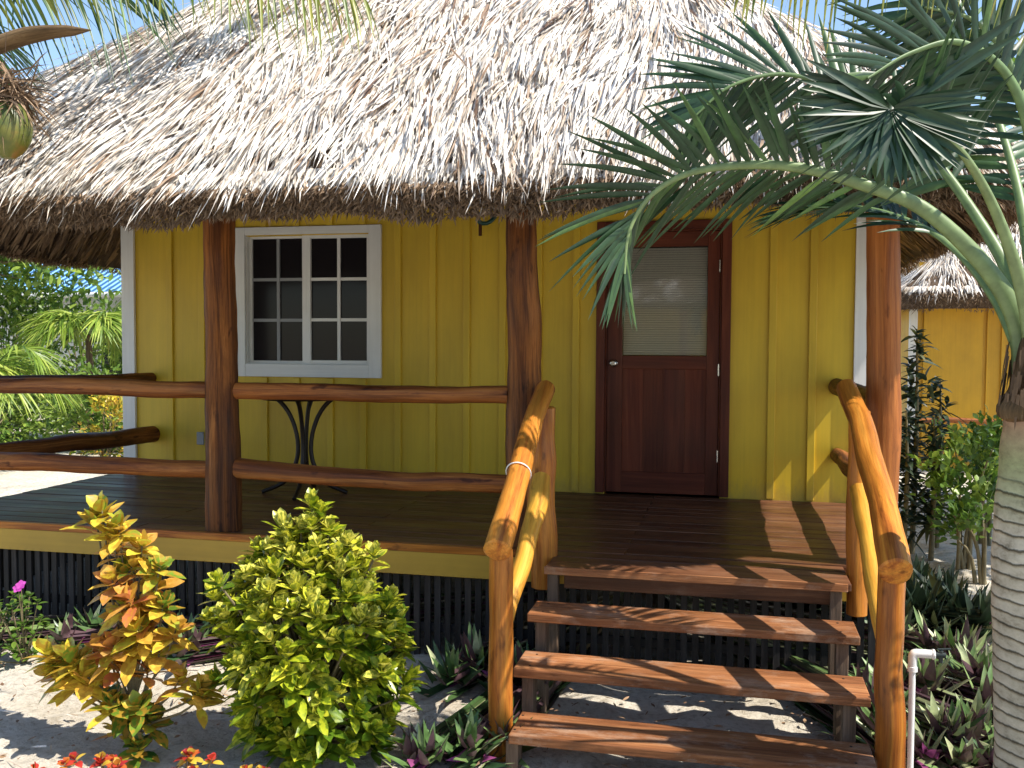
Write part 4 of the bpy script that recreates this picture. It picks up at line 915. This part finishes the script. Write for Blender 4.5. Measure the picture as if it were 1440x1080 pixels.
# ------------------------------------------------------------------ second cottage on the right
def cottage2():
    H = empty('thatched_cottage', (6.0, 10, 0)); tag(H, 'second yellow cottage with a shaggy thatched roof, partly hidden behind the palm at the right', 'cottage')
    mb = MB(); mb.box(3.38, 8.6, 8.0, 8.1, .0, 3.1); mb.box(3.38, 3.48, 8.101, 12.4, 0, 3.1); mb.box(8.5, 8.6, 8.101, 12.4, 0, 3.1); mb.box(3.38, 8.6, 12.401, 12.5, 0, 3.1); mb.build('wall', 'orange_yellow_paint', H)
    mb = MB()
    for k in range(12): mb.box(4.34+.2*k, 4.34+.2*k+.05, 7.965, 7.999, .1, 2.6)
    mb.build('batten', 'orange_yellow_paint', H)
    mb = MB(); mb.box(3.46, 4.28, 7.955, 7.999, .2, 2.42); mb.build('shutter', 'orange_yellow_paint', H, .004)
    boxobj('corner_trim', 'white_paint', H, (3.26, 3.37, 7.95, 8.03, .1, 2.45))
    mb = MB(); mb.box(3.20, 3.45, 7.90, 7.94, 1.2, 2.30); mb.build('window', 'dark_glass', H) if False else None
    mb = MB(); tube(mb, [(2.95, 7.3, .75), (3.7, 7.32, .78), (4.6, 7.3, .75)], .045, 10); mb.build('porch_rail', 'log_mid', H)
    mb = MB(); tube(mb, [(2.95, 7.3, -.1), (2.95, 7.3, .95)], .06, 12); mb.build('porch_post', 'log_mid', H)
    make_roof(H, 2.95, 9.6, 7.2, 13.4, 2.72, R(40), 9000, 6000, 9, .3)
cottage2()

# across the path, behind the camera: it shows mirrored in the door glass, and an unseen tree is added to shade the gap on the right
def across():
    H = empty('thatched_cottage', (-1.5, -18, 0)); tag(H, 'thatched cottage across the path, showing as a bright reflection in the door glass', 'cottage')
    mb = MB(); mb.box(-4.6, 1.6, -18.1, -18, 0, 3.2); mb.box(-4.6, -4.5, -23, -18.101, 0, 3.2); mb.box(1.5, 1.6, -23, -18.101, 0, 3.2); mb.box(-4.6, 1.6, -23.1, -23.001, 0, 3.2); mb.build('wall', 'yellow_paint', H)
    boxobj('deck', 'deck_wood', H, (-4.7, 1.6, -17.999, -15.9, .5, .68), ax=0)
    for x in (-4.4, -2.4, -.5, 1.45):
        mb = MB(); tube(mb, [(x, -16, 0), (x, -16, 3)], .09, 12); mb.build('porch_post', 'log_mid', H)
    make_roof(H, -5.4, 2.4, -24, -15.4, 2.95, R(40), 9000, 4000, -30, .22)
    B = empty('broadleaf_tree', (6.6, 2.2, 0)); tag(B, 'unseen tree added right of the picture to shade the sand between the two cottages', 'tree')
    mb = MB(); tube(mb, spline([(6.6, 2.2, -.1), (6.5, 2.2, 2), (6.3, 2.3, 4.2)], 10), np.linspace(.2, .1, 10), 10, True, .08); C = []
    for k in range(40):
        c = np.array([6.0+rng.normal(0, .9), 2.2+rng.normal(0, 1.7), 4.6+rng.normal(0, .6)]); C.append(c); tube(mb, spline([(6.4, 2.2, 3.2), (c+np.array([6.4, 2.2, 3.4]))/2, c], 6), np.linspace(.05, .01, 6), 5, False)
    mb.build('trunk', 'stem', B)
    mb = MB(); C = np.array(C); n = 5200; O = C[rng.integers(0, 40, n)]+rng.normal(0, .32, (n, 3)); blades(mb, O, rng.normal(0, 1, (n, 3))+np.array([0, 0, -.3]), np.array([0, 0, 1.])+rng.normal(0, .5, (n, 3)), .2*rng.uniform(.7, 1.2, n), .1, .1, 3, 'ellipse', .2, rng.uniform(.2, 1, n)); mb.build('crown', 'shrub_leaf', B)
across()

# ------------------------------------------------------------------ garden on the left
def garden():
    # house with blue roof
    H = empty('neighbour_house', (-13.5, 16, 0)); tag(H, 'white walled house with a blue tiled roof and white gutter, behind the left garden', 'house')
    mb = MB(); mb.box(-24, -10, 14, 14.2, 0, 3.02); mb.box(-10.2, -10, 14.2, 19, 0, 3.02); mb.build('wall', 'plaster', H)
    mb = MB(); v = [(-25, 13.4, 3.02), (-9.2, 13.4, 3.02), (-9.2, 18, 5.2), (-25, 18, 5.2), (-25, 13.4, 2.92), (-9.2, 13.4, 2.92), (-9.2, 18, 5.1), (-25, 18, 5.1)]
    mb.add(v, [[0, 1, 2, 3], [4, 7, 6, 5], [0, 4, 5, 1], [1, 5, 6, 2], [2, 6, 7, 3], [3, 7, 4, 0]]); mb.build('roof', 'blue_tiles', H)
    mb = MB(); tube(mb, [(-25, 13.34, 2.98), (-9.2, 13.34, 2.98)], .07, 10); mb.build('gutter', 'white_paint', H)
    mb = MB(); mb.box(-15.0, -13.6, 13.97, 13.999, 1.0, 2.2); mb.build('window', 'dark_glass', H)
    gr = 'shrubs of the left garden'
    leafy('garden_shrub', (-11.9, 6.6, 0), 1.0, .8, 1.25, 1500, .12, .06, 'shrub_leaf', 'mid green shrub at the left edge, below the porch rail', group=gr)
    leafy('garden_shrub', (-10.2, 7.0, 0), .9, .7, 1.05, 1400, .12, .06, 'shrub_leaf', 'bright shrub around the foot of the small palm', group=gr, va=(.5, 1))
    leafy('garden_shrub', (-9.3, 6.6, 0), .7, .6, 1.3, 1100, .14, .06, 'shrub_leaf', 'shrub next to the cottage corner, beneath the eave', group=gr)
    leafy('garden_shrub', (-14.6, 10.2, 0), 1.5, .9, 2.9, 3000, .16, .08, 'shrub_leaf', 'tall dark green shrub filling the far left', group=gr, va=(.1, .9))
    leafy('garden_shrub', (-12.9, 10.4, 0), 1.3, .9, 2.7, 2800, .16, .08, 'shrub_leaf', 'tall light green shrub behind the small palm', group=gr, va=(.3, .9))
    leafy('garden_shrub', (-8.7, 5.4, 0), .5, .5, .95, 800, .12, .06, 'croton_red_leaf', 'dark red and yellow shrub beside the lower side rail', group=gr, va=(0, .5))
    leafy('garden_shrub', (-12.3, 7.4, 0), 1.0, .8, 1.0, 1300, .12, .06, 'shrub_leaf', 'low yellowish shrub left of the small palm', group=gr, va=(.6, 1))
    leafy('garden_shrub', (-11.2, 10.8, 0), 1.1, .8, 2.35, 2300, .15, .08, 'shrub_leaf', 'leafy shrub hiding the white house wall, right of the small palm trunk', group=gr, va=(.4, 1))
    # a tree whose lower boughs hang into view beneath the eave
    B = empty('broadleaf_tree', (-15.5, 9.0, 0)); tag(B, 'broad leaved tree whose boughs show beneath the eave at the far left', 'tree')
    mb = MB(); tube(mb, spline([(-15.5, 9, -.1), (-15.4, 9, 2), (-15.2, 9, 4.6)], 10), np.linspace(.2, .1, 10), 10, True, .08)
    C = []
    for k in range(34):
        c = np.array([-13.9+rng.normal(0, 1.4), 9+rng.normal(0, 1.0), 3.95+rng.normal(0, .6)]); C.append(c); tube(mb, spline([(-15.2, 9, 3.2), (c+np.array([-15.2, 9, 3.4]))/2, c], 6), np.linspace(.05, .01, 6), 5, False)
    mb.build('trunk', 'stem', B)
    mb = MB(); C = np.array(C); n = 3400; O = C[rng.integers(0, 34, n)]+rng.normal(0, .3, (n, 3)); blades(mb, O, rng.normal(0, 1, (n, 3))+np.array([0, 0, -.3]), np.array([0, 0, 1.])+rng.normal(0, .5, (n, 3)), .2*rng.uniform(.7, 1.2, n), .1, .1, 3, 'ellipse', .2, rng.uniform(.2, 1, n)); mb.build('crown', 'shrub_leaf', B)
    # far hedge
    mb = MB(); n = 9000; O = np.stack([rng.uniform(-45, 40, n), rng.uniform(24, 27, n), np.abs(rng.normal(1.5, 1.2, n))], 1)
    blades(mb, O, rng.normal(0, 1, (n, 3)), np.array([0, 0, 1.])+rng.normal(0, .5, (n, 3)), rng.uniform(.5, .9, n), .35, .1, 2, 'ellipse', .0, rng.uniform(0, .8, n)); tag(mb.build('far_hedge', 'shrub_leaf'), 'dark green belt of far vegetation behind the houses', 'hedge', kind='stuff')
    # grass
    mb = MB(); n = 9000; O = np.stack([rng.uniform(-11.5, -6.4, n), rng.uniform(-.8, 3.0, n), np.full(n, -.02)], 1); O = O[(O[:, 0]+O[:, 1]*.9) < -6.1]; n = len(O)
    blades(mb, O, np.stack([rng.normal(0, .4, n), rng.normal(0, .4, n), np.ones(n)], 1), rng.normal(0, 1, (n, 3)), rng.uniform(.04, .1, n), .012, .2, 2, 'strip', 0, rng.uniform(0, 1, n)); tag(mb.build('grass', 'grass_leaf'), 'patch of pale short grass beside the porch', 'grass', kind='stuff')
garden()

# ------------------------------------------------------------------ water pipe
def pipe():
    B = empty('water_pipe', (1.437, -3.2, 0)); tag(B, 'white plastic standpipe with elbow and dark tap, beside the right newel post', 'pipe')
    mb = MB(); tube(mb, [(1.437, -3.2, -.05), (1.437, -3.2, .53)], .0135, 14); mb.build('pipe', 'pvc', B)
    mb = MB(); tube(mb, spline([(1.437, -3.2, .50), (1.437, -3.2, .54), (1.44, -3.2, .556), (1.455, -3.2, .562), (1.52, -3.2, .562)], 16), .0185, 14); mb.build('elbow', 'pvc', B)
    mb = MB(); tube(mb, [(1.437, -3.2, .485), (1.437, -3.2, .505)], .021, 14); tube(mb, [(1.515, -3.2, .562), (1.522, -3.2, .562)], .022, 14); mb.build('collar', 'pvc', B)
    mb = MB(); tube(mb, [(1.52, -3.2, .562), (1.565, -3.2, .562)], .012, 10); tube(mb, [(1.548, -3.2, .58), (1.548, -3.2, .53)], .009, 10); tube(mb, [(1.535, -3.2, .585), (1.585, -3.2, .59)], .005, 8); mb.build('tap', 'tap_plastic', B)
pipe()

mb = MB(); n = 260; x = rng.uniform(-4.2, 2.4, n); y = rng.uniform(-4.6, -2.2, n); a = rng.uniform(0, 6.28, n)
blades(mb, np.stack([x, y, .02+.03*np.sin(x*2.3+y*1.1)*np.sin(y*1.9-x*.6)], 1), np.stack([np.cos(a), np.sin(a), rng.normal(.03, .06, n)], 1), np.array([0, 0, 1.])+rng.normal(0, .3, (n, 3)), rng.uniform(.05, .22, n), rng.uniform(.004, .012, n), .0, 3, 'strip', 0, rng.uniform(0, .7, n))
tag(mb.build('thatch_scraps', 'thatch'), 'scraps of dry thatch lying on the sand', 'thatch scraps', kind='stuff')
# fallen leaves on the sand
mb = MB(); n = 900; x = rng.uniform(-4.2, 2.4, n); y = rng.uniform(-4.6, -2.3, n)
blades(mb, np.stack([x, y, .025+.025*np.sin(x*2.3+y*1.1)*np.sin(y*1.9-x*.6)], 1), np.stack([rng.normal(0, 1, n), rng.normal(0, 1, n), rng.normal(0, .12, n)], 1), np.array([0, 0, 1.])+rng.normal(0, .3, (n, 3)), rng.uniform(.015, .055, n), rng.uniform(.006, .02, n), .0, 3, 'ellipse', .2, rng.uniform(0, 1, n))
tag(mb.build('leaf_litter', 'dead_leaf'), 'small dry leaves scattered on the sand', 'leaf litter', kind='stuff')
